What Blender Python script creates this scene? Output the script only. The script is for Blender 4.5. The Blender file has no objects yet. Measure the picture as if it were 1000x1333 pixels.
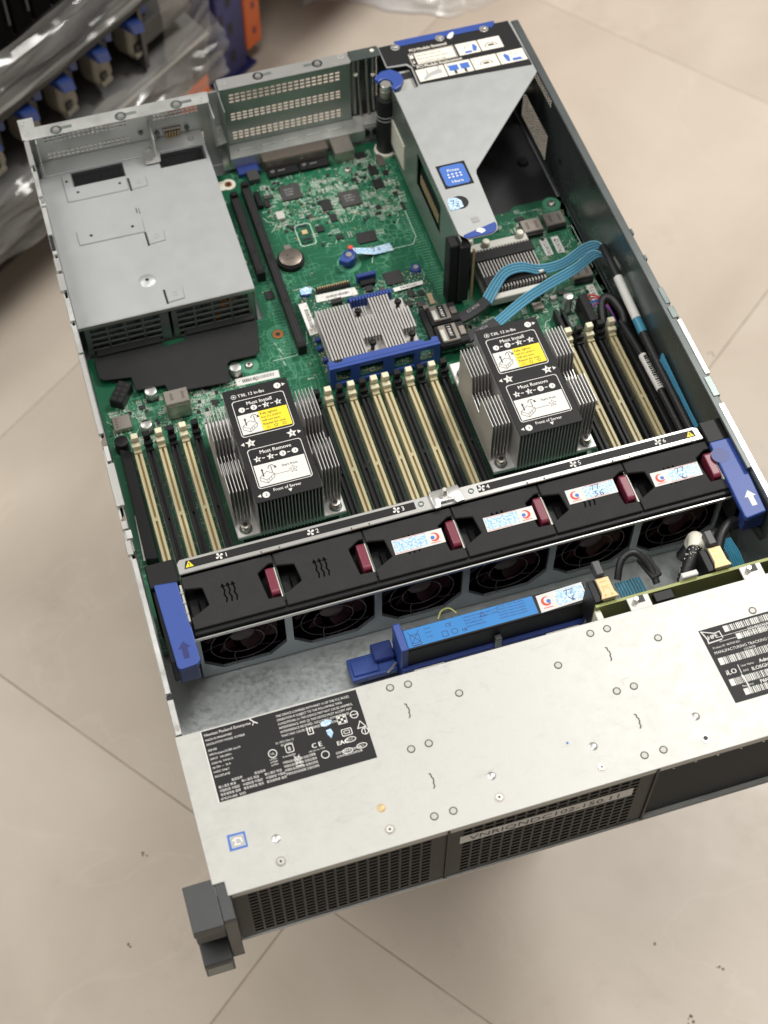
import bpy, bmesh, math, random
from mathutils import Vector, Matrix
random.seed(7)
R = math.radians
scene = bpy.context.scene
col = scene.collection
MM = 0.001
ZOFF = 410.0            # the server stands 410 mm above the floor; all sizes below are millimetres, z from the server's underside

# ------------------------------------------------------------------ camera
cam_d = bpy.data.cameras.new("camera"); cam = bpy.data.objects.new("camera", cam_d); col.objects.link(cam)
cam_d.sensor_fit = 'VERTICAL'; cam_d.sensor_height = 36.0; cam_d.lens = 36.0 * 2000.79 / 1333.0
cam_d.clip_start = 0.02; cam_d.clip_end = 60
rx = Vector((0.95569325, -0.29436170, -0.00126611))
dn = Vector((-0.24809900, -0.80316416, -0.54164030))
fw = Vector((0.15842126, 0.51795610, -0.84060941))
rot = Matrix((rx, -dn, -fw)).transposed()
cam.matrix_world = Matrix.Translation(Vector((7.2418, -322.883, 996.14 + ZOFF)) * MM) @ rot.to_4x4()
cam_d.dof.use_dof = True; cam_d.dof.focus_distance = 1.09; cam_d.dof.aperture_fstop = 8.0
scene.camera = cam

# ------------------------------------------------------------------ light
w = bpy.data.worlds.new("World"); scene.world = w; w.use_nodes = True
bg = w.node_tree.nodes["Background"]; bg.inputs[0].default_value = (1.0, 0.95, 0.88, 1); bg.inputs[1].default_value = 0.24
def area_light(name, loc, rot, sx, sy, power, colr):
    l = bpy.data.lights.new(name, 'AREA'); l.shape = 'RECTANGLE'; l.size = sx; l.size_y = sy; l.energy = power; l.color = colr
    o = bpy.data.objects.new(name, l); col.objects.link(o); o.location = loc; o.rotation_euler = rot; return o
area_light("ceiling_and_fill_lamp", (1.60, 1.15, 2.75), (0, 0, R(127)), 0.9, 0.4, 62, (1.0, 0.975, 0.93))
area_light("ceiling_and_fill_lamp", (-1.0, 1.7, 2.75), (0, 0, R(37)), 1.5, 0.5, 26, (1.0, 0.975, 0.93))
area_light("ceiling_and_fill_lamp", (0.10, -0.05, 2.75), (0, 0, R(37)), 1.5, 0.5, 24, (1.0, 0.975, 0.93))
area_light("ceiling_and_fill_lamp", (-1.75, 0.15, 2.75), (0, 0, R(37)), 1.5, 0.5, 26, (1.0, 0.975, 0.93))  # added fill lamp that brightens the floor at the left and front
scene.view_settings.view_transform = 'Standard'; scene.view_settings.look = 'None'
scene.view_settings.exposure = 0.0; scene.view_settings.gamma = 1.0; scene.view_settings.use_curve_mapping = False
scene.render.engine = 'CYCLES'
scene.cycles.max_bounces = 7; scene.cycles.transparent_max_bounces = 12

# ------------------------------------------------------------------ materials
MATS = {}
def nodes_of(m): return m.node_tree.nodes, m.node_tree.links
def mat(name, c, rough=0.5, metal=0.0, var=0.0, vscale=60, bump=0.0, bscale=900, rvar=0.0, spec=0.5, coat=0.0, stretch=None, dark=None):
    """plain surface: colour + slow mottling (var), roughness mottling (rvar), fine relief (bump)"""
    m = bpy.data.materials.new(name); m.use_nodes = True; N, L = nodes_of(m); b = N["Principled BSDF"]
    b.inputs["Base Color"].default_value = (*c, 1); b.inputs["Roughness"].default_value = rough; b.inputs["Metallic"].default_value = metal
    b.inputs["Specular IOR Level"].default_value = spec; b.inputs["Coat Weight"].default_value = coat
    tc = N.new("ShaderNodeTexCoord"); src = tc.outputs["Object"]
    if stretch:
        mp = N.new("ShaderNodeMapping"); mp.inputs["Scale"].default_value = stretch; L.new(src, mp.inputs[0]); src = mp.outputs[0]
    if var or rvar:
        n = N.new("ShaderNodeTexNoise"); n.inputs["Scale"].default_value = vscale; n.inputs["Detail"].default_value = 6; n.inputs["Roughness"].default_value = 0.65
        L.new(src, n.inputs["Vector"])
        if var:
            r = N.new("ShaderNodeMapRange"); r.inputs[1].default_value = 0.3; r.inputs[2].default_value = 0.7; r.inputs[3].default_value = 1 - var; r.inputs[4].default_value = 1 + var * 0.5
            L.new(n.outputs[0], r.inputs[0])
            mx = N.new("ShaderNodeMix"); mx.data_type = 'RGBA'; mx.blend_type = 'MULTIPLY'; mx.inputs[0].default_value = 1; mx.inputs[6].default_value = (*c, 1)
            L.new(r.outputs[0], mx.inputs[7]); L.new(mx.outputs[2], b.inputs["Base Color"])
        if rvar:
            r2 = N.new("ShaderNodeMapRange"); r2.inputs[1].default_value = 0.3; r2.inputs[2].default_value = 0.7; r2.inputs[3].default_value = max(rough - rvar, 0.03); r2.inputs[4].default_value = rough + rvar
            L.new(n.outputs[0], r2.inputs[0]); L.new(r2.outputs[0], b.inputs["Roughness"])
    if bump:
        n2 = N.new("ShaderNodeTexNoise"); n2.inputs["Scale"].default_value = bscale; n2.inputs["Detail"].default_value = 3; L.new(src, n2.inputs["Vector"])
        bp = N.new("ShaderNodeBump"); bp.inputs["Strength"].default_value = bump; bp.inputs["Distance"].default_value = 0.0004
        L.new(n2.outputs[0], bp.inputs["Height"]); L.new(bp.outputs[0], b.inputs["Normal"])
    MATS[name] = m; return m

mat("cover_steel", (0.465, 0.463, 0.44), 0.46, 0.35, 0.05, 120, 0.14, 1600, 0.06)
mat("psu_steel", (0.46, 0.475, 0.475), 0.42, 0.55, 0.015, 60, 0.06, 1500, 0.03)
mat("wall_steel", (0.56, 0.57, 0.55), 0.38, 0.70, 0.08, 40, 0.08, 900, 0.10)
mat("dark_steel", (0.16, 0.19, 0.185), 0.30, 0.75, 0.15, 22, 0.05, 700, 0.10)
mat("rim_dark", (0.10, 0.112, 0.112), 0.38, 0.5, 0.2, 30); mat("panel_steel", (0.30, 0.34, 0.31), 0.33, 0.75, 0.08, 25, 0.05, 900, 0.08)
mat("bay_steel", (0.50, 0.53, 0.53), 0.42, 0.70, 0.08, 260, 0.10, 1300, 0.12)
mat("fan_steel", (0.34, 0.38, 0.41), 0.40, 0.65, 0.08, 50)
mat("bright_steel", (0.55, 0.547, 0.53), 0.32, 0.75, 0.05, 90)
mat("screw_steel", (0.72, 0.70, 0.66), 0.28, 0.9, 0.06, 300)
mat("tin", (0.42, 0.38, 0.34), 0.32, 0.85, 0.10, 200)
mat("brown_metal", (0.26, 0.22, 0.19), 0.34, 0.8, 0.1, 150)
mat("gold", (0.58, 0.44, 0.235), 0.45, 0.25, 0.06, 200)
mat("copper", (0.42, 0.17, 0.06), 0.35, 0.7, 0.15, 300)
mat("aluminium", (0.62, 0.61, 0.595), 0.36, 0.60, 0.10, 40, 0.0, 900, 0.10, stretch=(1, 1, 0.25))
mat("alu_base", (0.74, 0.73, 0.71), 0.40, 0.7, 0.06, 90)
mat("fin_grey", (0.36, 0.345, 0.33), 0.48, 0.55, 0.06, 120)
mat("raid_fin", (0.52, 0.50, 0.48), 0.42, 0.6, 0.06, 120); mat("black_plastic", (0.010, 0.010, 0.011), 0.45, 0, 0.1, 200, 0.15, 1800, spec=0.25)
mat("black_matte", (0.018, 0.018, 0.019), 0.62, 0, 0.12, 120, 0.35, 2600, spec=0.25)
mat("fan_plastic", (0.026, 0.026, 0.026), 0.55, 0, 0.12, 90, 0.8, 2400, spec=0.2)
mat("deep_black", (0.006, 0.006, 0.007), 0.5)
mat("gloss_black", (0.010, 0.010, 0.011), 0.12)
mat("mylar", (0.016, 0.016, 0.018), 0.38, 0, 0.2, 20, 0.1, 300)
mat("label_black", (0.016, 0.016, 0.017), 0.50, 0, 0.10, 80, spec=0.22)
mat("bay_black", (0.012, 0.017, 0.020), 0.5, 0.0, 0.2, 30, spec=0.12); mat("ear_plastic", (0.040, 0.043, 0.045), 0.40, 0, 0.12, 80, 0.25, 2000)
mat("bezel_black", (0.022, 0.0205, 0.019), 0.42, 0.0, 0.1, 80, 0.15, 2000, spec=0.18)
mat("cream", (0.48, 0.425, 0.255), 0.40, 0, 0.06, 60)
mat("slot_gold", (0.36, 0.24, 0.09), 0.5); mat("cream_light", (0.72, 0.67, 0.48), 0.42, 0, 0.05, 200)
mat("ivory", (0.72, 0.70, 0.60), 0.40)
mat("blue_plastic", (0.026, 0.066, 0.29), 0.42, 0, 0.06, 40, 0.15, 2000)
mat("blue_dark", (0.018, 0.04, 0.19), 0.42, 0, 0.06, 60)
mat("burgundy", (0.17, 0.022, 0.045), 0.35, 0, 0.08, 100)
mat("ink_black", (0.003, 0.003, 0.003), 0.95, spec=0.05); mat("fan_wire", (0.05, 0.035, 0.04), 0.4, 0.5); mat("fan_blade", (0.050, 0.008, 0.014), 0.40, 0, 0.05, 100)  # fan wire and blade colours darkened to stand for shade in the openings
mat("white_print", (0.70, 0.69, 0.66), 0.55)
mat("warm_print", (0.80, 0.75, 0.66), 0.5)
mat("grey_print", (0.42, 0.42, 0.42), 0.55)
mat("black_print", (0.02, 0.02, 0.022), 0.5)
mat("yellow", (0.86, 0.66, 0.02), 0.5)
mat("blue_print", (0.05, 0.15, 0.50), 0.5)
mat("navy_ink", (0.010, 0.018, 0.13), 0.5)
mat("red_print", (0.62, 0.06, 0.03), 0.5)
mat("paper_white", (0.68, 0.67, 0.645), 0.6, 0, 0.05, 60)
mat("battery_blue", (0.010, 0.19, 0.52), 0.5, 0, 0.05, 40)
mat("cable_highlight", (0.26, 0.50, 0.62), 0.28); mat("cable_blue", (0.05, 0.24, 0.38), 0.28, 0, 0.12, 100)
mat("cable_dark", (0.014, 0.014, 0.016), 0.45, 0, 0.1, 100, 0.5, 800)
mat("wire_red", (0.45, 0.05, 0.05), 0.4); mat("wire_orange", (0.50, 0.16, 0.03), 0.4); mat("wire_blue", (0.06, 0.08, 0.40), 0.4); mat("wire_violet", (0.22, 0.06, 0.28), 0.4); mat("wire_yellow", (0.6, 0.45, 0.06), 0.4)
mat("ring_grey", (0.13, 0.125, 0.115), 0.7, spec=0.2); mat("stud_grey", (0.44, 0.435, 0.40), 0.5, 0.3, spec=0.3); mat("pcb_edge", (0.30, 0.33, 0.10), 0.5); mat("pcb_tan", (0.36, 0.27, 0.14), 0.55)
mat("chip", (0.018, 0.018, 0.019), 0.38, 0, 0.2, 300); mat("chip_grey", (0.045, 0.043, 0.042), 0.45, 0, 0.15, 300)
mat("smd_tan", (0.36, 0.27, 0.17), 0.45); mat("smd_pale", (0.55, 0.55, 0.50), 0.4, 0.3)
mat("trace", (0.075, 0.27, 0.165), 0.35, 0.1); mat("silk", (0.52, 0.66, 0.55), 0.5)
mat("rack_blue", (0.018, 0.022, 0.12), 0.45, 0, 0.15, 15); mat("rack_orange", (0.66, 0.13, 0.02), 0.45, 0, 0.1, 15)
mat("shaded_blue", (0.022, 0.055, 0.23), 0.35); mat("shaded_cream", (0.20, 0.183, 0.142), 0.5, 0, 0.2, 40)  # latch colours darkened, the shade on the wrapped gear is in the colour
mat("dark_gear", (0.014, 0.013, 0.012), 0.55, 0.0, 0.3, 20); mat("grey_gear", (0.060, 0.058, 0.054), 0.5, 0.2, 0.2, 15)
mat("wood_dark", (0.08, 0.06, 0.045), 0.7, 0, 0.3, 20, stretch=(1, 8, 8))
mat("stand_grey", (0.30, 0.29, 0.27), 0.5, 0.2, 0.1, 10)

def pcb_material(name, base, dense):
    """solder mask: green with a fine mesh of lighter copper under the mask"""
    m = bpy.data.materials.new(name); m.use_nodes = True; N, L = nodes_of(m); b = N["Principled BSDF"]
    b.inputs["Roughness"].default_value = 0.30
    tc = N.new("ShaderNodeTexCoord")
    v = N.new("ShaderNodeTexVoronoi"); v.feature = 'F1'; v.distance = 'MANHATTAN'; v.inputs["Scale"].default_value = 210
    v2 = N.new("ShaderNodeTexVoronoi"); v2.feature = 'DISTANCE_TO_EDGE'; v2.inputs["Scale"].default_value = 160
    n = N.new("ShaderNodeTexNoise"); n.inputs["Scale"].default_value = 24; n.inputs["Detail"].default_value = 3
    for q in (v, v2, n): L.new(tc.outputs["Object"], q.inputs["Vector"])
    r1 = N.new("ShaderNodeMapRange"); r1.inputs[1].default_value = 0.03; r1.inputs[2].default_value = 0.07; r1.inputs[3].default_value = 1; r1.inputs[4].default_value = 0
    L.new(v2.outputs["Distance"], r1.inputs[0])
    r2 = N.new("ShaderNodeMapRange"); r2.inputs[1].default_value = 0.62 - dense; r2.inputs[2].default_value = 0.70 - dense
    L.new(n.outputs[0], r2.inputs[0])
    mul = N.new("ShaderNodeMath"); mul.operation = 'MULTIPLY'; L.new(r1.outputs[0], mul.inputs[0]); L.new(r2.outputs[0], mul.inputs[1])
    mx = N.new("ShaderNodeMix"); mx.data_type = 'RGBA'; mx.inputs[6].default_value = (*base, 1)
    mx.inputs[7].default_value = (base[0] + 0.09, base[1] + 0.20, base[2] + 0.13, 1)
    L.new(mul.outputs[0], mx.inputs[0])
    mx2 = N.new("ShaderNodeMix"); mx2.data_type = 'RGBA'; mx2.blend_type = 'MULTIPLY'; mx2.inputs[0].default_value = 0.45
    L.new(mx.outputs[2], mx2.inputs[6]); L.new(n.outputs[0], mx2.inputs[7]); L.new(mx2.outputs[2], b.inputs["Base Color"])
    bp = N.new("ShaderNodeBump"); bp.inputs["Strength"].default_value = 0.15; bp.inputs["Distance"].default_value = 0.0003
    L.new(v.outputs["Distance"], bp.inputs["Height"]); L.new(bp.outputs[0], b.inputs["Normal"])
    MATS[name] = m
pcb_material("pcb", (0.012, 0.125, 0.060), 0.08)
pcb_material("pcb_card", (0.012, 0.10, 0.060), 0.10)

def sticker_material():
    m = bpy.data.materials.new("sticker_blue"); m.use_nodes = True; N, L = nodes_of(m); b = N["Principled BSDF"]; b.inputs["Roughness"].default_value = 0.4
    tc = N.new("ShaderNodeTexCoord"); n = N.new("ShaderNodeTexNoise"); n.inputs["Scale"].default_value = 700; n.inputs["Detail"].default_value = 2
    L.new(tc.outputs["Object"], n.inputs["Vector"])
    cr = N.new("ShaderNodeValToRGB"); cr.color_ramp.elements[0].position = 0.40; cr.color_ramp.elements[0].color = (0.24, 0.47, 0.72, 1)
    cr.color_ramp.elements[1].position = 0.60; cr.color_ramp.elements[1].color = (0.66, 0.76, 0.83, 1)
    L.new(n.outputs[0], cr.inputs[0]); L.new(cr.outputs[0], b.inputs["Base Color"]); MATS["sticker_blue"] = m
sticker_material()

def cover_marks():
    """front cover: mottled zinc plating with shallow scuffs and grey smudges"""
    m = MATS["cover_steel"]; N, L = nodes_of(m); b = N["Principled BSDF"]
    old = b.inputs["Base Color"].links[0].from_socket
    tc = N.new("ShaderNodeTexCoord")
    mp = N.new("ShaderNodeMapping"); mp.inputs["Scale"].default_value = (34, 110, 40); mp.inputs["Rotation"].default_value = (0, 0, 0.5); L.new(tc.outputs["Object"], mp.inputs[0])
    n = N.new("ShaderNodeTexNoise"); n.inputs["Scale"].default_value = 1.0; n.inputs["Detail"].default_value = 9; n.inputs["Roughness"].default_value = 0.72; n.inputs["Distortion"].default_value = 1.2
    L.new(mp.outputs[0], n.inputs["Vector"])
    r = N.new("ShaderNodeMapRange"); r.inputs[1].default_value = 0.57; r.inputs[2].default_value = 0.76; r.inputs[3].default_value = 0.0; r.inputs[4].default_value = 0.7
    L.new(n.outputs[0], r.inputs[0])
    mx = N.new("ShaderNodeMix"); mx.data_type = 'RGBA'; mx.inputs[7].default_value = (0.36, 0.355, 0.32, 1)
    L.new(r.outputs[0], mx.inputs[0]); L.new(old, mx.inputs[6])
    n3 = N.new("ShaderNodeTexNoise"); n3.inputs["Scale"].default_value = 900; n3.inputs["Detail"].default_value = 1; L.new(tc.outputs["Object"], n3.inputs["Vector"])
    r3 = N.new("ShaderNodeMapRange"); r3.inputs[1].default_value = 0.66; r3.inputs[2].default_value = 0.74; r3.inputs[3].default_value = 0; r3.inputs[4].default_value = 0.25; L.new(n3.outputs[0], r3.inputs[0])
    mx2 = N.new("ShaderNodeMix"); mx2.data_type = 'RGBA'; mx2.inputs[7].default_value = (0.35, 0.33, 0.28, 1); L.new(r3.outputs[0], mx2.inputs[0]); L.new(mx.outputs[2], mx2.inputs[6])
    L.new(mx2.outputs[2], b.inputs["Base Color"])
cover_marks()

def tile_material():
    m = bpy.data.materials.new("floor_tile"); m.use_nodes = True; N, L = nodes_of(m); b = N["Principled BSDF"]
    tc = N.new("ShaderNodeTexCoord"); oi = N.new("ShaderNodeObjectInfo")
    add = N.new("ShaderNodeVectorMath"); add.operation = 'ADD'; L.new(tc.outputs["Object"], add.inputs[0])
    sc = N.new("ShaderNodeVectorMath"); sc.operation = 'SCALE'; sc.inputs[0].default_value = (7, 13, 3); L.new(oi.outputs["Random"], sc.inputs["Scale"]); L.new(sc.outputs[0], add.inputs[1])
    n = N.new("ShaderNodeTexNoise"); n.inputs["Scale"].default_value = 2.6; n.inputs["Detail"].default_value = 8; n.inputs["Roughness"].default_value = 0.6; n.inputs["Distortion"].default_value = 0.6
    L.new(add.outputs[0], n.inputs["Vector"])
    cr = N.new("ShaderNodeValToRGB"); e = cr.color_ramp.elements
    e[0].position = 0.30; e[0].color = (0.485, 0.412, 0.335, 1); e[1].position = 0.72; e[1].color = (0.635, 0.56, 0.478, 1)
    k = e.new(0.5); k.color = (0.565, 0.49, 0.408, 1); L.new(n.outputs[0], cr.inputs[0])
    # thin pale veins
    v = N.new("ShaderNodeTexNoise"); v.inputs["Scale"].default_value = 1.7; v.inputs["Detail"].default_value = 5; v.inputs["Distortion"].default_value = 1.0; L.new(add.outputs[0], v.inputs["Vector"])
    sb = N.new("ShaderNodeMath"); sb.operation = 'SUBTRACT'; sb.inputs[1].default_value = 0.5; L.new(v.outputs[0], sb.inputs[0])
    ab = N.new("ShaderNodeMath"); ab.operation = 'ABSOLUTE'; L.new(sb.outputs[0], ab.inputs[0])
    r = N.new("ShaderNodeMapRange"); r.inputs[1].default_value = 0.0; r.inputs[2].default_value = 0.006; r.inputs[3].default_value = 0.13; r.inputs[4].default_value = 0; L.new(ab.outputs[0], r.inputs[0])
    mx = N.new("ShaderNodeMix"); mx.data_type = 'RGBA'; mx.inputs[7].default_value = (0.74, 0.67, 0.58, 1); L.new(r.outputs[0], mx.inputs[0]); L.new(cr.outputs[0], mx.inputs[6])
    # grey-brown traffic grime
    g = N.new("ShaderNodeTexNoise"); g.inputs["Scale"].default_value = 9; g.inputs["Detail"].default_value = 10; g.inputs["Roughness"].default_value = 0.75; L.new(add.outputs[0], g.inputs["Vector"])
    r2 = N.new("ShaderNodeMapRange"); r2.inputs[1].default_value = 0.58; r2.inputs[2].default_value = 0.78; r2.inputs[3].default_value = 0; r2.inputs[4].default_value = 0.35; L.new(g.outputs[0], r2.inputs[0])
    mx2 = N.new("ShaderNodeMix"); mx2.data_type = 'RGBA'; mx2.inputs[7].default_value = (0.30, 0.25, 0.20, 1); L.new(r2.outputs[0], mx2.inputs[0]); L.new(mx.outputs[2], mx2.inputs[6])
    L.new(mx2.outputs[2], b.inputs["Base Color"])
    r3 = N.new("ShaderNodeMapRange"); r3.inputs[3].default_value = 0.26; r3.inputs[4].default_value = 0.50; L.new(g.outputs[0], r3.inputs[0]); L.new(r3.outputs[0], b.inputs["Roughness"])
    MATS["floor_tile"] = m
tile_material()
mat("grout", (0.41, 0.355, 0.29), 0.8, 0, 0.3, 30)
mat("grime", (0.17, 0.125, 0.095), 0.7, 0, 0.3, 100)

def film_material(name, alpha, tint):
    m = bpy.data.materials.new(name); m.use_nodes = True; N, L = nodes_of(m)
    b = N["Principled BSDF"]; b.inputs["Base Color"].default_value = (*tint, 1); b.inputs["Roughness"].default_value = 0.12; b.inputs["Specular IOR Level"].default_value = 0.9
    t = N.new("ShaderNodeBsdfTransparent"); ms = N.new("ShaderNodeMixShader")
    tc = N.new("ShaderNodeTexCoord"); mp = N.new("ShaderNodeMapping"); mp.inputs["Scale"].default_value = (3, 3, 22); L.new(tc.outputs["Object"], mp.inputs[0])
    n = N.new("ShaderNodeTexNoise"); n.inputs["Scale"].default_value = 2.4; n.inputs["Detail"].default_value = 6; n.inputs["Distortion"].default_value = 0.8; L.new(mp.outputs[0], n.inputs["Vector"])
    r = N.new("ShaderNodeMapRange"); r.inputs[1].default_value = 0.35; r.inputs[2].default_value = 0.68; r.inputs[3].default_value = alpha * 0.35; r.inputs[4].default_value = min(1, alpha * 1.5); L.new(n.outputs[0], r.inputs[0])
    L.new(r.outputs[0], ms.inputs[0]); L.new(t.outputs[0], ms.inputs[1]); L.new(b.outputs[0], ms.inputs[2])
    L.new(ms.outputs[0], N["Material Output"].inputs["Surface"]); MATS[name] = m
film_material("stretch_film", 0.26, (0.40, 0.39, 0.365)); film_material("bag_film", 0.85, (0.80, 0.79, 0.77))

# ------------------------------------------------------------------ mesh builder
ORG = {}
_txt = {}
def text_mesh(s):
    """outline of a line of lettering: vertices and faces in units of the letter size"""
    if s not in _txt:
        c = bpy.data.curves.new("lettering", 'FONT'); c.body = s; c.size = 1.0; c.resolution_u = 2; c.fill_mode = 'FRONT'
        o = bpy.data.objects.new("lettering", c); me = bpy.data.meshes.new_from_object(o)
        _txt[s] = ([tuple(v.co) for v in me.vertices], [tuple(p.vertices) for p in me.polygons])
        bpy.data.objects.remove(o); bpy.data.meshes.remove(me); bpy.data.curves.remove(c)
    return _txt[s]

class MB:
    def __init__(s, T=None): s.v = []; s.f = []; s.T = T; s.k = 0
    def add(s, vs, fs):
        o = len(s.v); s.v += [s.T(*p) if s.T else p for p in vs]; s.f += [tuple(i + o for i in q) for q in fs]; return s
    def box(s, x0, x1, y0, y1, z0, z1):
        return s.add([(x0,y0,z0),(x1,y0,z0),(x1,y1,z0),(x0,y1,z0),(x0,y0,z1),(x1,y0,z1),(x1,y1,z1),(x0,y1,z1)],
                     [(0,3,2,1),(4,5,6,7),(0,1,5,4),(1,2,6,5),(2,3,7,6),(3,0,4,7)])
    def cbox(s, cx, cy, z0, lx, ly, h, a=0):
        c, d = math.cos(a), math.sin(a); P = []
        for z in (z0, z0 + h):
            for ux, uy in ((-1,-1),(1,-1),(1,1),(-1,1)):
                X, Y = ux*lx/2, uy*ly/2; P.append((cx + X*c - Y*d, cy + X*d + Y*c, z))
        return s.add(P, [(0,3,2,1),(4,5,6,7),(0,1,5,4),(1,2,6,5),(2,3,7,6),(3,0,4,7)])
    def prism(s, poly, z0, z1):
        n = len(poly); v = [(x,y,z0) for x,y in poly] + [(x,y,z1) for x,y in poly]
        f = [tuple(range(n))[::-1], tuple(range(n, 2*n))] + [(i,(i+1)%n,n+(i+1)%n,n+i) for i in range(n)]
        return s.add(v, f)
    def xprism(s, poly, x0, x1):           # profile given in (y, z)
        n = len(poly); v = [(x0,y,z) for y,z in poly] + [(x1,y,z) for y,z in poly]
        f = [tuple(range(n))[::-1], tuple(range(n, 2*n))] + [(i,(i+1)%n,n+(i+1)%n,n+i) for i in range(n)]
        return s.add(v, f)
    def yprism(s, poly, y0, y1):           # profile given in (x, z)
        n = len(poly); v = [(x,y0,z) for x,z in poly] + [(x,y1,z) for x,z in poly]
        f = [tuple(range(n)), tuple(range(n, 2*n))[::-1]] + [(i,n+i,n+(i+1)%n,(i+1)%n) for i in range(n)]
        return s.add(v, f)
    def cyl(s, cx, cy, z0, z1, r, n=16, r2=None):
        r2 = r if r2 is None else r2
        v = [(cx + q*math.cos(2*math.pi*i/n), cy + q*math.sin(2*math.pi*i/n), z) for z, q in ((z0,r),(z1,r2)) for i in range(n)]
        f = [tuple(range(n))[::-1], tuple(range(n, 2*n))] + [(i,(i+1)%n,n+(i+1)%n,n+i) for i in range(n)]
        return s.add(v, f)
    def ycyl(s, cx, cz, y0, y1, r, n=16, r2=None):
        r2 = r if r2 is None else r2
        v = [(cx + q*math.cos(2*math.pi*i/n), y, cz + q*math.sin(2*math.pi*i/n)) for y, q in ((y0,r),(y1,r2)) for i in range(n)]
        f = [tuple(range(n)), tuple(range(n, 2*n))[::-1]] + [(i,n+i,n+(i+1)%n,(i+1)%n) for i in range(n)]
        return s.add(v, f)
    def ring(s, cx, cy, z0, z1, r0, r1, n=20):
        v = []
        for r, z in ((r0,z0),(r1,z0),(r1,z1),(r0,z1)):
            v += [(cx + r*math.cos(2*math.pi*i/n), cy + r*math.sin(2*math.pi*i/n), z) for i in range(n)]
        f = []
        for k in range(4):
            a, b = k*n, ((k+1) % 4)*n
            f += [(a+i, a+(i+1)%n, b+(i+1)%n, b+i) for i in range(n)]
        return s.add(v, f)
    def tube(s, path, r, n=8, caps=True):
        P = [Vector(p) for p in path]; v = []; prev = None
        for i, p in enumerate(P):
            t = (P[min(i+1, len(P)-1)] - P[max(i-1, 0)]).normalized()
            if prev is None: a = t.orthogonal().normalized()
            else: a = (prev - t * prev.dot(t)).normalized()
            prev = a; b = t.cross(a); rr = r[i] if isinstance(r, (list, tuple)) else r
            v += [tuple(p + (a*math.cos(2*math.pi*k/n) + b*math.sin(2*math.pi*k/n))*rr) for k in range(n)]
        f = [(i*n+k, i*n+(k+1)%n, (i+1)*n+(k+1)%n, (i+1)*n+k) for i in range(len(P)-1) for k in range(n)]
        if caps: f += [tuple(range(n))[::-1], tuple(range((len(P)-1)*n, len(P)*n))]
        return s.add(v, f)
    def plate(s, us, vs, hole, w0, w1, plane):
        """sheet with rectangular holes: grid lines us x vs, hole(i,j) true where a cell is cut out; plane maps (u,v,w) to xyz"""
        nu, nv = len(us), len(vs); idx = {}
        V = []; F = []
        def P(i, j, k):
            if (i,j,k) not in idx: idx[(i,j,k)] = len(V); V.append(plane(us[i], vs[j], (w0, w1)[k]))
            return idx[(i,j,k)]
        sol = lambda i, j: 0 <= i < nu-1 and 0 <= j < nv-1 and not hole(i, j)
        for i in range(nu-1):
            for j in range(nv-1):
                if not sol(i, j): continue
                F.append((P(i,j,1),P(i+1,j,1),P(i+1,j+1,1),P(i,j+1,1))); F.append((P(i,j,0),P(i,j+1,0),P(i+1,j+1,0),P(i+1,j,0)))
                if not sol(i-1, j): F.append((P(i,j,0),P(i,j,1),P(i,j+1,1),P(i,j+1,0)))
                if not sol(i+1, j): F.append((P(i+1,j,0),P(i+1,j+1,0),P(i+1,j+1,1),P(i+1,j,1)))
                if not sol(i, j-1): F.append((P(i,j,0),P(i+1,j,0),P(i+1,j,1),P(i,j,1)))
                if not sol(i, j+1): F.append((P(i,j+1,0),P(i,j+1,1),P(i+1,j+1,1),P(i+1,j+1,0)))
        return s.add(V, F)
    # flat print, laid in the (u, v) plane; w is the height over the surface
    def flat(s, poly, w=0): return s.add([(x, y, w) for x, y in poly], [tuple(range(len(poly)))])
    def rect(s, x0, x1, y0, y1, w=0): return s.flat([(x0,y0),(x1,y0),(x1,y1),(x0,y1)], w)
    def disc(s, cx, cy, r, w=0, n=20): return s.flat([(cx + r*math.cos(2*math.pi*i/n), cy + r*math.sin(2*math.pi*i/n)) for i in range(n)], w)
    def star(s, cx, cy, r, w=0): return s.flat([(cx + q*math.sin(math.pi*i/5), cy + q*math.cos(math.pi*i/5)) for i in range(10) for q in [(r if i % 2 == 0 else r*0.45)]][::-1], w)
    def stroke(s, pts, t, w=0, closed=False):
        P = [Vector((p[0], p[1])) for p in pts]; n = len(P)
        for i in range(n if closed else n-1):
            a, b = P[i], P[(i+1) % n]
            d = b - a
            if d.length < 1e-6: continue
            d.normalize(); q = Vector((-d.y, d.x))*t/2; e = d*t/2; s.k += 1; ww = w + (s.k % 7)*0.004
            s.flat([tuple(a-e-q), tuple(b+e-q), tuple(b+e+q), tuple(a-e+q)], ww)
        return s
    def rrect(s, x0, x1, y0, y1, r, t, w=0, n=4):
        pts = []
        for cx, cy, a0 in ((x1-r,y1-r,0),(x0+r,y1-r,90),(x0+r,y0+r,180),(x1-r,y0+r,270)):
            pts += [(cx + r*math.cos(R(a0 + 90*i/n)), cy + r*math.sin(R(a0 + 90*i/n))) for i in range(n+1)]
        m = len(pts); v = []
        cx, cy = (x0+x1)/2, (y0+y1)/2
        for q in (0, 1):
            for (x, y) in pts:
                sx = ((x1-x0)/2 - q*t)/((x1-x0)/2); sy = ((y1-y0)/2 - q*t)/((y1-y0)/2)
                v.append((cx + (x-cx)*sx, cy + (y-cy)*sy, w))
        return s.add(v, [(i,(i+1)%m,m+(i+1)%m,m+i) for i in range(m)])
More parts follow.
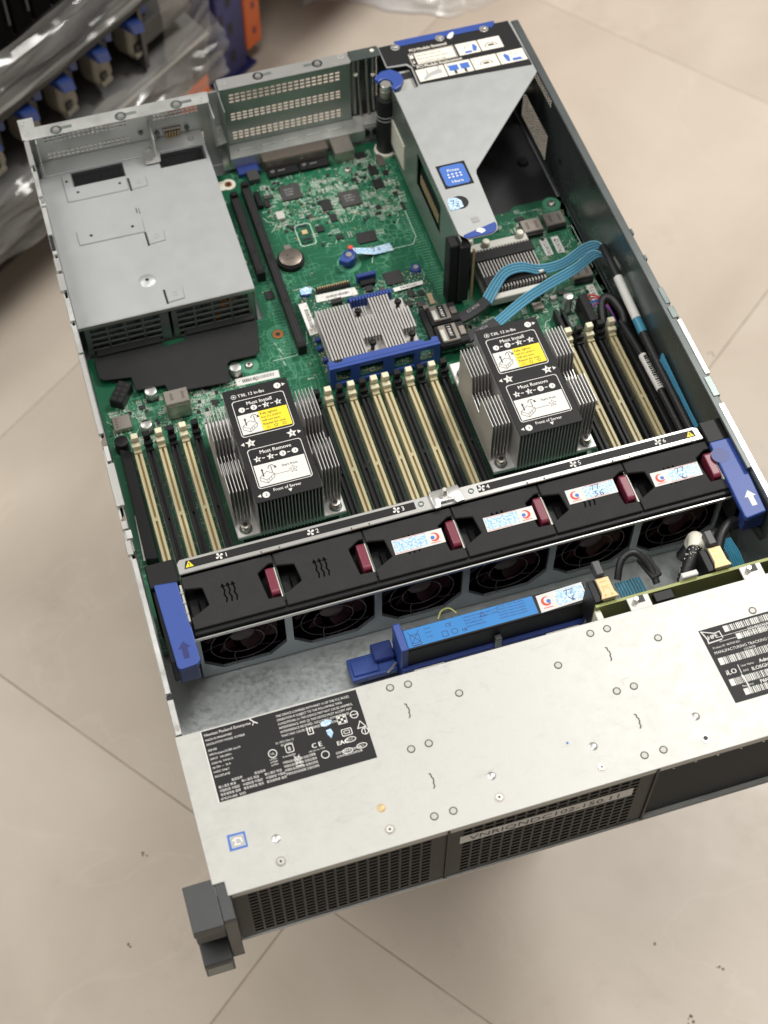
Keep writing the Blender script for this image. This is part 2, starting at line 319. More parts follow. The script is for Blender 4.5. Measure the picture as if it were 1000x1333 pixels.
    def text(s, t, x, y, size, w=0, a=0, sx=1.0, align='l', bold=0):
        V, F = text_mesh(t)
        if not V: return s
        wd = max(p[0] for p in V)*size*sx; off = 0 if align == 'l' else (-wd/2 if align == 'c' else -wd)
        c, d = math.cos(a), math.sin(a); out = []
        for p in V:
            X, Y = p[0]*size*sx + off, p[1]*size; out.append((x + X*c - Y*d, y + X*d + Y*c, w))
        s.add(out, F)
        if bold: s.text(t, x + bold*c, y + bold*d, size, w + 0.003, a, sx, align)
        return s
    def build(s, name, m, parent=None, bevel=0, seg=1, smooth=False, label=None, kind=None):
        o = mesh_obj(name, s.v, s.f, m, parent, bevel, seg, smooth)
        if label: o["label"] = label
        if kind: o["kind"] = kind
        return o

def mesh_obj(name, verts, faces, m, parent=None, bevel=0, seg=1, smooth=False):
    org = ORG.get(parent.name, (0, 0, 0)) if parent else (0, 0, 0)
    me = bpy.data.meshes.new(name)
    dz = 0 if parent else ZOFF
    me.from_pydata([((x-org[0])*MM, (y-org[1])*MM, (z-org[2]+dz)*MM) for x, y, z in verts], [], faces)
    bm = bmesh.new(); bm.from_mesh(me)
    bmesh.ops.recalc_face_normals(bm, faces=bm.faces)
    if bevel:
        ed = [e for e in bm.edges if len(e.link_faces) == 2 and e.calc_face_angle(0) > R(28)]
        bmesh.ops.bevel(bm, geom=ed, offset=bevel*MM, segments=seg, affect='EDGES', profile=0.5, clamp_overlap=True)
    bm.to_mesh(me); bm.free()
    if smooth:
        me.shade_smooth(); me.set_sharp_from_angle(angle=R(38))
    me.materials.append(MATS[m])
    o = bpy.data.objects.new(name, me); col.objects.link(o)
    if parent: o.parent = parent
    ORG[o.name] = org if parent else (0, 0, 0)
    return o
def thing(name, label, cat, loc, group=None):
    o = bpy.data.objects.new(name, None); col.objects.link(o); o.empty_display_size = 0.02
    o.location = (loc[0]*MM, loc[1]*MM, (loc[2]+ZOFF)*MM); ORG[o.name] = loc
    o["label"] = label; o["category"] = cat
    if group: o["group"] = group
    return o
def tag(o, label=None, cat=None, group=None, kind=None):
    for k, v in (("label", label), ("category", cat), ("group", group), ("kind", kind)):
        if v: o[k] = v
    return o
def dup(o, parent=None, dx=0, dy=0, dz=0):
    """copy of one object, shifted in millimetres, sharing its mesh"""
    c = o.copy(); col.objects.link(c); c.parent = parent if parent else o.parent
    c.location = (o.location[0]+dx*MM, o.location[1]+dy*MM, o.location[2]+dz*MM); ORG[c.name] = ORG[o.name]; return c
def dup_tree(o, parent, dx=0, dy=0, dz=0):
    c = dup(o, parent, dx, dy, dz)
    for ch in o.children:
        d = ch.copy(); col.objects.link(d); d.parent = c; ORG[d.name] = ORG[ch.name]
    return c
def on_top(z): return lambda u, v, w: (u, v, z + w)               # print on a level surface
def on_front(y): return lambda u, v, w: (u, y - w, v)             # print on a face that looks to the front

# ================================================================== floor
FA = math.atan2(0.606, 0.795)
def floor_xy(a, b): return (a*0.7953 - b*0.6062, a*0.6062 + b*0.7953)
fl = MB(); fl.flat([(-6000,-6000),(7000,-6000),(7000,8000),(-6000,8000)], -410.6)
floor = fl.build("floor", "grout"); floor["kind"] = "structure"
ORG[floor.name] = (0, 0, -ZOFF)
tile_me = None
for i in range(-4, 6):
    for j in range(-4, 6):
        a, b = 158 + 600*i, 76 + 600*j
        x, y = floor_xy(a + 300, b + 300)
        if tile_me is None:
            g = MB(); h = 299.5; g.box(-h, h, -h, h, -9, 0)
            t0 = g.build("tile", "floor_tile", floor, bevel=0.8); tile_me = t0.data; t = t0
        else:
            t = bpy.data.objects.new("tile", tile_me); col.objects.link(t); t.parent = floor
        t.location = (x*MM, y*MM, 0.0); t.rotation_euler = (0, 0, FA)
# t0's mesh was built against the floor's origin: its vertices sit at z -9..0 below the tile surface
for v in tile_me.vertices: v.co.z -= ZOFF*MM

def splodge(x, y, r, seed):
    rnd = random.Random(seed); m = MB()
    for k in range(rnd.randint(2, 5)):
        cx, cy = x + rnd.uniform(-r, r), y + rnd.uniform(-r, r); rr = r*rnd.uniform(0.25, 0.6)
        m.flat([(cx + rr*rnd.uniform(0.5, 1)*math.cos(q*0.7), cy + rr*rnd.uniform(0.5, 1)*math.sin(q*0.7)) for q in range(9)], -409.9 + 0.02*k)
    return m
marks = MB()
for k, (x, y, r) in enumerate([(40,-5,5),(52,-12,5),(-72,47,4),(-176,48,4),(330,-75,4),(375,-55,4),(372,20,3),(20,8,3),(-92,160,3),(560,540,4),(615,700,3),(700,640,3),(420,-20,3),(-60,240,3)]):
    s = splodge(x, y, r, k); o = len(marks.v); marks.v += s.v; marks.f += [tuple(i+o for i in f) for f in s.f]
mk = mesh_obj("floor_mark", [(x, y, z + ZOFF) for x, y, z in marks.v], marks.f, "grime", floor); mk["kind"] = "stuff"
for v in mk.data.vertices: v.co.z -= ZOFF*MM

# ================================================================== stand under the server
st = thing("equipment_stand", "low grey stand holding the server off the floor, hidden beneath it", "stand", (220, 400, -410))
MB().box(62, 380, 180, 600, -24, 0).build("top_board", "stand_grey", st, 1.5)
for x in (80, 300):
    for y in (185, 545): MB().box(x, x+50, y, y+45, -409.6, -24.2).build("leg", "stand_grey", st, 1)
MB().box(131, 299, 200, 215, -330, -300).build("stretcher", "stand_grey", st, 1)

# ================================================================== chassis
ch = thing("server_chassis", "silver steel rack server chassis with the lid off and its insides open", "server chassis", (222, 350, 0))
MB().box(0, 445, 0, 700, 0, 1.2).build("base_tray", "bay_steel", ch)
MB().box(316, 439, 557, 699, 1.5, 2.2).build("insulating_sheet", "mylar", ch)
# left wall
lw = MB().box(0, 1.4, 112.5, 690, 1.3, 84).build("side_wall", "wall_steel", ch)
MB().box(3.2, 4.2, 262, 668, 1.3, 80).build("inner_skirt", "wall_steel", lw)
rims = [(113,139,0,4.4,87.2),(144,252,0.2,4.0,86.6),(256,268,-1.2,3.2,86.2),(268.6,276,0.8,5.4,86.9),(277,284,-0.5,4.0,87.4),(297,335,-0.6,5.6,87.3),(338,352,0.8,4.4,86.0),(363,440,-0.3,3.8,86.8),(442,470,0,4.0,86.2),(474,498,0,4.2,86.9),(506,524,-1.4,4.4,87.3),(527,541,-0.6,4.2,87.0),(545,549,0,4.0,87),(567,598,0,4.2,86.9),(599,602,0.5,5.0,87.5),(611,640,0,4.0,86.9),(648,677,-0.4,4.0,86.9)]
for y0, y1, x0, x1, z in rims: MB().box(x0, x1, y0, y1, 83.9, z).build("rim_tab", "bright_steel" if x0 < -0.2 else "wall_steel", lw, 0.35)
MB().box(0.3, 3.0, 549, 567, 60, 84.6).build("slot", "deep_black", lw)
for y in (286, 357): MB().prism([(0.2,y-7),(3.9,y-3),(3.9,y+5),(0.2,y+1)], 83, 84.6).build("latch_hole", "brown_metal", lw)
MB().box(0.1, 3.4, 140, 143.5, 70, 84.4).build("slot", "deep_black", lw)
MB().cyl(2.3, 160, 84.2, 86.8, 1.7, 12).build("rivet", "screw_steel", lw)
MB().cyl(2.2, 118, 86.5, 88.2, 1.9, 12).build("rivet", "screw_steel", lw)
# right wall with its two vents
ys = [112.5]; vent = set()
y = 601.0
while y < 662: ys += [y, y+2.2]; y += 3.4
ys += [699]
zs = [1.3]; z = 10.0
while z < 37: zs += [z, z+1.8]; z += 2.9
z = 71.0
while z < 80: zs += [z, z+1.7]; z += 2.7
zs += [84]
nz = len(zs)
def rhole(i, j):
    if i % 2 == 0 or j % 2 == 0: return False
    yy, zz = ys[i], zs[j]
    if zz > 60: return 596 < yy < 650
    return zz < 37 - max(0, (yy-655))*0.9 and zz > 8
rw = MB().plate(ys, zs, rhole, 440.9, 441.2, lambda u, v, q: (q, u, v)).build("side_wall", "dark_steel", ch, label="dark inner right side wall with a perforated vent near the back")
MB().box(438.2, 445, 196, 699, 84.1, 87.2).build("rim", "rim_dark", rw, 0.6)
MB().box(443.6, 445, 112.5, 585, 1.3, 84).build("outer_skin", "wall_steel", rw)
for y0, y1, x0, x1, z in [(283,338,443.5,447.6,88.0),(262,281,441,446.5,87.9),(340,352,441.5,446.8,88.0),(355,372,442,446.2,87.8),(113,255,441.5,446.2,87.6),(430,436,444.5,446.5,87.8),(402,407,444,446.5,87.9)]:
    MB().box(x0, x1, y0, y1, 84.2, z).build("rim_tab", "bright_steel" if y1 - y0 > 40 else "dark_steel", rw, 0.4)
MB().tube([(440.1, 568, 39), (440.15, 568, 39)], 2.6, 12).build("wall_hole", "deep_black", rw)
MB().box(433, 440, 262, 556, 1.3, 9.0).build("wall_foot", "dark_steel", rw, 0.5)
MB().cyl(424, 610, 2.2, 5.5, 5.5, 18, 4.5).build("standoff", "black_plastic", ch)

# rear panel over the power supplies
def perf_lines(a, b, n, frac):
    out = []; p = (b-a)/n
    for i in range(n): out += [a + i*p + p*(1-frac)/2, a + i*p + p*(1+frac)/2]
    return out
xs = [4] + perf_lines(16, 88, 18, 0.72) + perf_lines(110, 150, 11, 0.72) + [160]
zr = [44.5, 50.6, 53.2, 54.4, 57.0, 68.2, 70.8, 72.0, 74.6, 86.2]
rp = MB().plate(xs, zr, lambda i, j: i % 2 == 1 and j % 2 == 1 and (i < 37 or j >= 5), 690.0, 691.1, lambda u, v, q: (u, q, v)).build("rear_panel", "wall_steel", ch)
fl_ = MB().prism([(2,677),(158.5,677),(159.5,686),(158.5,690.8),(11.6,690.8),(11.6,703),(-1.6,703),(-1.2,679)], 86.3, 87.5).build("rear_flange", "wall_steel", ch, 0.3)
for x in (28, 83, 131):
    MB().cyl(x, 682, 87.3, 87.75, 5.0, 20).build("keyhole", "dark_steel", fl_)
    MB().cbox(x+9, 683.2, 87.2, 9, 3.2, 0.5).build("keyhole_slot", "panel_steel", fl_)
    MB().cyl(x, 681.6, 87.7, 89.2, 3.1, 16, 2.2).build("screw", "screw_steel", fl_, smooth=True)
for x, y in ((153,682),(4,684),(3,697)): MB().ring(x, y, 87.4, 87.9, 1.4, 2.6, 14).build("rivet", "wall_steel", fl_)
MB().box(7, 150, 672, 689.8, 46.6, 48.2).build("ledge", "psu_steel", ch, 0.3)
MB().box(105, 106.2, 666, 689.8, 48.3, 70).build("divider", "wall_steel", ch)
MB().prism([(95,660),(108,660),(110,676),(95,678)], 48.3, 49.3).build("divider_foot", "wall_steel", ch, 0.3)
for x, y in ((100,664),(101,678),(139,680)): MB().cyl(x, y, 49.2, 50.4, 2.4, 14, 1.6).build("rivet", "screw_steel", ch, smooth=True)
vg = MB().yprism([(116.5,57),(133.5,57),(131.5,46.6),(118.5,46.6)], 687.4, 689.9).build("display_port", "tin", ch, 0.6)
MB().yprism([(118.2,55.6),(131.8,55.6),(130.2,48),(119.8,48)], 687.0, 687.3).build("port_face", "deep_black", vg)
for k in range(15): MB().ycyl(119.9 + (k % 5)*2.5 - (k//5)*0.3, 54.2 - (k//5)*2.3, 685.6, 686.9, 0.7, 8).build("pin", "gold", vg)
for x in (112, 138): MB().ycyl(x, 53.5, 687.6, 689.9, 2.2, 10).build("jack_screw", "dark_steel", ch)
MB().ycyl(98, 58, 688.4, 689.9, 2.0, 12).build("jack_screw", "dark_steel", ch)
MB().box(1.6, 9.8, 668, 689.5, 44.5, 45.5).build("corner_bracket", "dark_steel", ch)
MB().box(9.0, 9.9, 672, 689.5, 45.6, 86).build("corner_web", "wall_steel", ch)

# blanking panel over the network ports
bp_ = thing("slot_blank_panel", "grey steel blanking panel with three bands of small holes at the back", "slot panel", (228, 690, 23))
xs = [170] + perf_lines(177, 277.5, 19, 0.76) + [286.5]
zr = [23.2]
for a, b in ((28.2, 38.2), (50.0, 59.6), (70.0, 81.0)): zr += perf_lines(a, b, 3, 0.74)
zr += [86.2]
MB().plate(xs, zr, lambda i, j: i % 2 == 1 and j % 2 == 1, 688.0, 689.0, lambda u, v, q: (u, q, v)).build("perforated_face", "panel_steel", bp_)
bf = MB().prism([(171,688),(286.5,688),(288,690.5),(287,702),(171,702),(169.5,700),(169.5,689.5)], 86.3, 87.6).build("top_flange", "bright_steel", bp_, 0.4)
for x in (206, 259):
    MB().cyl(x, 695.5, 87.4, 87.85, 4.6, 20).build("keyhole", "deep_black", bf)
    MB().cbox(x + (8 if x < 230 else -8), 696, 87.3, 8, 3, 0.5).build("keyhole_slot", "panel_steel", bf)
    MB().cyl(x, 695, 87.8, 89.3, 3.0, 16, 2.2).build("screw", "screw_steel", bf, smooth=True)
for x, y in ((175,696),(281,698)): MB().ring(x, y, 87.5, 88.0, 1.6, 2.8, 14).build("rivet", "wall_steel", bf)
bl = MB().box(163, 294, 671, 687.8, 22.4, 23.6).build("ledge", "wall_steel", bp_, 0.3)
for x in (187,208,228,249,269):
    p = [(x-6 + 2*math.cos(R(a)), 680 + 2*math.sin(R(a))) for a in range(90, 271, 30)] + [(x+6 + 2*math.cos(R(a)), 680 + 2*math.sin(R(a))) for a in range(-90, 91, 30)]
    MB().prism(p[::-1], 23.5, 24.9).build("emboss", "wall_steel", bl, 0.5)
MB().box(163, 294, 670.0, 670.9, 12, 23.6).build("ledge_lip", "bright_steel", bp_)
MB().box(167.8, 168.9, 662, 700, 23.7, 86).build("side_bracket", "panel_steel", bp_)
MB().prism([(158,664),(168,666),(168,688),(160,688)], 48, 49.2).build("side_foot", "wall_steel", bp_, 0.3)
MB().box(158.5, 159.6, 664, 686, 49.3, 80).build("side_bracket", "wall_steel", bp_)
for x, y, z in ((162,670,49.2),(164,682,49.2)): MB().cyl(x, y, z, z+1.2, 1.9, 12).build("rivet", "screw_steel", bp_)

MB().box(152, 169.4, 689.2, 690.0, 2.4, 86).build("filler_plate", "wall_steel", bp_)
MB().box(153, 288, 689.4, 690.4, 2.4, 23.0).build("port_plate", "panel_steel", bp_)
# slot brackets between blank panel and riser cage
sb = thing("slot_bracket", "dark upright slot brackets between the perforated panel and the black post", "slot bracket", (300, 695, 22))
MB().box(288, 313.5, 699.5, 701, 2.4, 86).build("back_plate", "dark_steel", sb)
MB().box(288, 315, 690, 703, 86.2, 87.4).build("top_tab", "dark_steel", sb, 0.4)
for x in (296, 303.5): MB().tube([(x, 697, 86), (x, 696, 60), (x+0.5, 693, 34), (x, 688, 24)], 1.5, 8).build("guide_rib", "tin", sb, smooth=True)
for x in (290, 307.5): MB().box(x, x+2.4, 691, 699.4, 24, 85).build("web", "panel_steel", sb, 0.3)
MB().box(288, 314, 676, 690, 22.6, 24.4).build("foot", "wall_steel", sb, 0.4)
for x in (296, 305): MB().ycyl(x, 17, 672.5, 674, 3.6, 14).build("foot_hole", "deep_black", sb)
MB().box(289, 313, 674.1, 675.4, 9.5, 22.4).build("foot_lip", "wall_steel", sb)
for x, y, z in ((309,697,87.3),(292,690.8,70),(308,690.8,66)): MB().cyl(x, y, z, z+1.2, 1.9, 12).build("rivet", "ivory", sb)

# ================================================================== front: cover, grilles, ear
fc = MB().prism([(-1,112),(-1,9.8),(6.6,9.8),(6.6,0.4),(8,0.4),(446,0.4),(446,112)], 86.2, 87.3).build("front_cover", "cover_steel", ch, 0.35)
MB().box(-1, 0.2, 10, 112, 60, 86.1).build("cover_side", "cover_steel", fc)
MB().box(0.3, 1.5, 3, 112.4, 1.3, 86).build("cage_side", "wall_steel", ch)
MB().box(443.4, 444.8, 3, 112.4, 1.3, 86).build("cage_side", "wall_steel", ch)
holes = [(142,105),(154,104),(184,88),(142,59.5),(154,60),(142,12),(154.5,12),(282,104),(294,104),(324,87.5),(253,88),(283,59),(295,59),(283,11.5),(296,11.5),(393,88)]
h0 = None
for x, y in holes:
    if h0 is None: h0 = MB().ring(0, 0, 87.2, 87.42, 1.95, 2.75, 20).build("stud_ring", "ring_grey", fc); hx = MB().cyl(0, 0, 87.2, 87.5, 1.9, 18).build("stud", "stud_grey", fc); a, b = h0, hx
    else: a, b = dup(h0), dup(hx)
    for q in (a, b): q.location = (x*MM, y*MM, 0)
def crosshead(x, y, z, r, parent, m="screw_steel"):
    s = MB().cyl(x, y, z, z+0.5, r, 20, r*0.92).build("screw", m, parent, smooth=True)
    rec = MB(); rec.disc(x, y, r*0.33, z+0.53, 6); 
    o = mesh_obj("recess", rec.v, rec.f, "deep_black", parent); return s
for x, y in ((113,12),(43,12),(254,12),(185,12)):
    MB().ring(x, y, 87.25, 87.5, 2.7, 3.3, 22).build("screw_seat", "tin", fc); crosshead(x, y, 87.3, 2.5, fc)
MB().ring(325, 11, 87.25, 87.6, 1.6, 3.4, 22).build("screw_seat", "tin", fc); MB().cyl(325, 11, 87.25, 87.4, 1.6, 14).build("screw_hole", "deep_black", fc)
for x, y in ((44,27),(112,27),(185,27),(254,27),(325,27)):
    MB().cyl(x, y, 87.25, 88.0, 3.0, 22, 1.6).build("dimple", "gold" if x == 112 else "bright_steel", fc, smooth=True)
for x, y in ((148.5,86),(148.5,35),(288.5,86),(288.5,35)):
    q = MB(); q.stroke([(x-0.8,y-5),(x,y-4),(x,y-1.5),(x+0.6,y-0.5),(x+0.6,y+1.5),(x,y+2.5),(x,y+4.5),(x-0.8,y+5)], 0.9, 87.36)
    mesh_obj("slit", q.v, q.f, "ring_grey", fc)
for x, y, a in ((126,108,0),(183,109,1),(128,88,0),(120,54,2),(181,110,0),(203,88,1),(289,66,0)):
    q = MB(); d = {0: [(x,y-5),(x,y),(x+5,y)], 1: [(x-5,y),(x,y),(x,y-5)], 2: [(x-5,y),(x,y),(x,y+5)]}[a]; q.stroke(d, 0.3, 87.34); mesh_obj("scribe_mark", q.v, q.f, "grey_print", fc)
q = MB(); q.disc(239, 34, 0.9, 87.35, 8); mesh_obj("ink_dot", q.v, q.f, "blue_print", fc)
MB().box(8.2, 445, 0.6, 1.8, 81, 86.1).build("cover_lip", "cover_steel", fc)

# bay frame and the empty third bay
MB().box(0, 445, 1.0, 112, 1.3, 2.2).build("bay_floor", "wall_steel", ch)
fr = MB().box(6.5, 445, -0.6, 2.2, 0.2, 1.25).build("front_sill", "bright_steel", ch)
for x in (148.0, 288.5): MB().box(x-0.8, x+0.8, -0.2, 20, 1.3, 86.0).build("bay_divider", "bezel_black", ch)
MB().box(7, 9, 0.4, 30, 1.3, 86).build("bay_divider", "bezel_black", ch)
bay3 = MB().box(289.8, 444, 3.2, 4.4, 1.4, 80).build("bay_back", "bay_black", ch)
MB().box(289.8, 444, 2.0, 8, 80, 86.1).build("bay_header", "bay_black", ch)
for x in (300,315.5,331,347,363,379): MB().tube([(x, 1.9, 79), (x, 0.6, 78.6)], 1.1, 10).build("header_rivet", "tin", ch, smooth=True)

def drive_blank(x0, x1, label):
    t = thing("drive_blank", label, "drive blank", ((x0+x1)/2, 2, 1.5), "drive blanks in the front bays")
    us = [x0] + perf_lines(x0+8.5, x1-9.5, 17, 0.80) + [x1]
    vs = [1.6] + perf_lines(6, 79.5, 13, 0.62) + [85.8]
    MB().plate(us, vs, lambda i, j: i % 2 == 1 and j % 2 == 1, 0.8, 2.2, lambda u, v, q: (u, q, v)).build("grille_face", "bezel_black", t)
    MB().box(x0+1, x1-1, 16, 17, 2.4, 85.5).build("inner_baffle", "deep_black", t)
    return t
drive_blank(9.2, 147.0, "black slotted drive blank without a sticker, next to the rack ear")
b2 = drive_blank(149.0, 287.6, "black slotted drive blank with a white name strip across it")
ns = MB(on_front(0.5)); ns.flat([(156,57.5),(274.5,53.5),(274.5,65.5),(156,69.5)], 0.0)
sk = mesh_obj("name_strip", ns.v, ns.f, "paper_white", b2); 
nt = MB(on_front(0.35)); nt.text("VNRIQNDC102-150.11", 162, 59.9, 9.2, 0.0, math.atan2(-4, 118.5), 1.16)
mesh_obj("lettering", nt.v, nt.f, "black_print", sk)

# rack ear
ear = MB().xprism([(14,86.6),(-16,86.6),(-16.6,80),(-15.8,76.5),(-10,75),(-7.5,60),(-7,38),(-4,30),(2,24),(2,17),(-14.6,15),(-15.2,12),(-15,-6),(-13,-8),(6,-8),(12,-2),(14,10)], -19, 0.2).build("rack_ear", "ear_plastic", ch, 0.6, 2)
MB().xprism([(14,86.4),(-14,86.2),(-14.4,82),(-12.6,80),(-10.8,40),(-10.4,4),(-6,2),(10,2),(14,8)], 0.3, 8.2).build("ear_flange", "ear_plastic", ear, 0.4)
MB().box(-17.6, -1.5, -15.4, -14.9, -5, 10.5).build("button_plate", "dark_steel", ear, 0.3)
MB().box(0.4, 6.2, 14.1, 17, 84, 86.0).build("ear_clip", "copper", ear)

# printed labels on the cover
rl = MB().prism([(16,110.6),(16,60.4),(119.6,60.4),(120,110.4)], 87.33, 87.42).build("rating_label", "label_black", ch)
q = MB(on_top(87.44)); q.stroke([(15.9,110.2),(15.9,60.4)], 0.7); mesh_obj("torn_edge", q.v, q.f, "paper_white", rl)
q = MB(on_top(87.45))
for k, s in enumerate(["THIS DEVICE COMPLIES WITH PART 15 OF THE FCC RULES.", "OPERATION IS SUBJECT TO THE FOLLOWING TWO", "CONDITIONS: (1) THIS DEVICE MAY NOT CAUSE HARMFUL", "INTERFERENCE, AND (2) THIS DEVICE MUST ACCEPT ANY", "INTERFERENCE RECEIVED, INCLUDING INTERFERENCE", "THAT MAY CAUSE UNDESIRED OPERATION."]):
    q.text(s, 65, 106.2 - 2.9*k, 2.35, 0, 0, 0.80)
q.text("Hewlett Packard Enterprise", 17.5, 106.6, 2.9, 0, 0, 0.95)
for k, s in enumerate(["MADE IN SINGAPORE/", "REGULATORY MODEL NUMBER", "SERVER", "HPE ProLiant DL380 Gen10", "INPUT  100-240V~", "50/60 Hz  9.4-4.5 A", "36-72V ---  24 A", "HVDC ONLY", "BACKPLANE"]):
    q.text(s, 17.5, 103.2 - 3.1*k - (1.2 if k > 1 else 0), 2.1, 0, 0, 0.85)
for k, s in enumerate(["産品名称", "輸入電圧 制造 日期 地址", "中国制造 中国認証編号", "警告使用者 使用環境"]):
    for c in range(3 if k else 2): q.text(s[:8], 18 + 15*c + (9 if not k else 0), 72.2 - 2.7*k, 2.0, 0, 0, 0.9)
for k in range(4): q.text("甲類信息技術設備 在居住環境", 61, 73.5 - 2.7*k, 2.0, 0, 0, 0.82)
for k in range(2): q.text("此為甲類信息技術設備", 95, 70.0 - 2.6*k, 1.9, 0, 0, 0.9)
q.text("874273-060  S025", 17.6, 61.3, 2.2); q.text("UL 13252 (Part 1)/", 60, 88.0, 2.0, 0, 0, 0.8); q.text("IEC 60950-1", 63, 85.6, 2.0, 0, 0, 0.8)
q.text("C E", 81.5, 78.5, 4.6, bold=0.3); q.text("EAC", 97.5, 75.6, 4.2, bold=0.3); q.text("R-41000038", 62, 77.6, 1.7)
for k in range(3): q.text("LISTED", 53.5, 78.3 - 2*k, 1.6)
q.text("HPE, Palo Alto 94304", 79, 76.3, 1.5, 0, 0, 0.8); q.text("U.S.A.", 79, 74.5, 1.5)
for cx, cy, r in ((56.5,82.6,2.7),(88.5,72.0,2.5),(114,93.5,2.5),(117.5,80.3,2.2)): q.stroke([(cx + r*math.cos(i*0.4488), cy + r*math.sin(i*0.4488)) for i in range(14)], 0.55, closed=True)
q.text("UL", 55.2, 81.8, 2.2); q.stroke([(112,93.5),(116,93.5)], 0.5); q.stroke([(117.5,78.6),(117.5,82)], 0.5)
q.rrect(65, 70.5, 80, 86, 1, 0.5); q.text("8", 66.6, 81.4, 4.0); q.rrect(102.5, 109.5, 80.5, 85.6, 0.8, 0.5); q.rrect(104, 108, 82, 84.3, 0.4, 0.4)
q.stroke([(113.5,83.3),(119,83.3),(116.2,88)], 0.55, closed=True)
for i in range(3):
    for j in range(3):
        if (i + j) % 2 == 0: q.rect(103 + 1.7*i, 104.5 + 1.7*i, 90 + 1.7*j, 91.5 + 1.7*j, 0.0)
q.rrect(102.3, 108.6, 89.3, 95.6, 0.5, 0.4, 0.01)
for cx, cy in ((107,77.4),(103,70.4),(112.6,71.2)): q.stroke([(cx + 3.4*math.cos(i*0.6283), cy + 1.7*math.sin(i*0.6283)) for i in range(10)], 0.5, closed=True); q.text("CCC", cx-2.4, cy-0.7, 1.9)
q.stroke([(69,77),(72.4,70.6)], 0.4); q.stroke([(72.4,77),(69,70.6)], 0.4); q.rrect(69, 72.6, 71.6, 76, 0.4, 0.4); q.rect(68.6, 73, 69.2, 69.9)
q.stroke([(82,93.5),(82,88.5),(85.4,88.5),(85.4,93),(83.6,93),(83.6,90.4)], 0.6)
mesh_obj("lettering", q.v, q.f, "white_print", rl)
q = MB(on_top(87.46)); q.flat([(91,94),(95,95.4),(99,94.2),(98,91.8),(94.4,90.6),(91.6,91.6)]); q.flat([(93.4,88),(96.6,88.6),(97.6,85.4),(95.4,81.8),(93.8,84.6)]); mesh_obj("emblem", q.v, q.f, "sticker_blue", rl)
q = MB(on_top(87.47)); q.stroke([(48.5,110.3),(50.5,107.6),(52.4,106.2)], 0.8); q.stroke([(50.5,107.6),(49.2,105.6)], 0.5); mesh_obj("tear", q.v, q.f, "paper_white", rl)

l2 = MB().prism([(351.6,84.2),(353.6,28),(442,28),(442,84.6),(392,84.4)], 87.33, 87.42).build("serial_label", "label_black", ch)
q = MB(on_top(87.45)); rnd = random.Random(3)
for x0, y0, hh in ((368.5,78.2,4.6),(374.5,70.8,4.2),(355.6,56.2,5.2),(356.2,40.0,5.0),(362.5,31.4,4.6)):
    x = x0; q.rect(x, x+3.4, y0, y0+hh); x += 3.9
    while x < 440:
        b = rnd.choice((0.35, 0.6, 0.9)); q.rect(x, x+b, y0, y0+hh); x += b + rnd.choice((0.35, 0.5, 0.8))
mesh_obj("bar_code", q.v, q.f, "white_print", l2)
q = MB(on_top(87.45))
q.text("SGH823XLR", 384, 75.2, 2.9); q.text("Product ID  867959-B21", 355.6, 68.6, 2.0); q.text("MANUFACTURING TRACKING LABEL", 355.2, 64.6, 2.9, 0, 0, 0.95); q.text("12C9A78", 375, 62.0, 2.2)
q.text("iLO", 356.4, 48.2, 5.0, bold=0.25); q.stroke([(366.4,47),(366.4,53.2)], 0.5); q.text("User Name", 368, 51.2, 2.0); q.text("Administrator", 381, 50.6, 3.6, bold=0.2); q.text("DNS", 368, 47.4, 2.0); q.text("ILOSGH823XLR", 374, 46.6, 3.6, bold=0.2)
q.text("Password", 363, 37.2, 2.0); q.text("P6NJH", 375.5, 36.6, 3.6, bold=0.2)
q.stroke([(362,76),(440,76)], 0.3); q.stroke([(362,72.6),(440,72.6)], 0.3)
mesh_obj("lettering", q.v, q.f, "white_print", l2)
q = MB(on_top(87.47)); q.text("HPE", 355.4, 76.0, 4.2, bold=0.25); q.stroke([(353,83),(355,76.5),(354.6,73.6),(364,74)], 0.9); q.stroke([(354,82.6),(361,79.6),(365,80),(365.4,75)], 0.7); q.stroke([(366,45.6),(367,38),(366.6,32.6)], 1.0); mesh_obj("tear", q.v, q.f, "paper_white", l2)
il = MB().prism([(15.2,38),(14.6,27.2),(26.2,27.2),(26.6,37.6)], 87.33, 87.42).build("badge", "blue_print", ch)
q = MB(on_top(87.45)); q.rect(16.4, 25.2, 28.6, 36.4); ib = mesh_obj("badge_face", q.v, q.f, "grey_print", il)
q = MB(on_top(87.48)); q.stroke([(18,33.5),(20,34.6),(23,34),(23.4,31.6)], 0.8); q.stroke([(18.6,30.6),(22,30.4)], 0.8); q.stroke([(19.6,33.4),(19.2,30.8)], 0.7); mesh_obj("badge_mark", q.v, q.f, "warm_print", il)

# ================================================================== power supplies and their cage
pc = thing("power_supply_cage", "flat grey steel cage top covering the two power supplies", "power supply cage", (77, 585, 7))
us = [4.5, 31, 76, 106.5, 147, 149.5]; vs = [500, 654, 671, 671.8]
ct = MB().plate(us, vs, lambda i, j: j == 1 and i in (1, 3), 46.0, 47.0, lambda u, v, q: (u, v, q)).build("cage_top", "psu_steel", pc)
MB().box(4.5, 149.5, 499.0, 499.9, 43.6, 47.0).build("front_edge", "bright_steel", pc)
MB().box(148.6, 149.5, 500, 671, 2.2, 45.9).build("cage_side", "psu_steel", pc)
def bumped(name, poly, h, parent, z=47.0, bev=1.0):
    return MB().prism(poly, z-0.2, z+h).build(name, "psu_steel", parent, bev, 1)
bumped("raised_plate", [(22.5,637),(75,637),(76,653.5),(30.5,653.5),(30.5,669),(22.5,669)], 1.1, ct)
bumped("raised_plate", [(22.5,586),(78,585.5),(78.5,601.5),(22.5,602)], 1.1, ct)
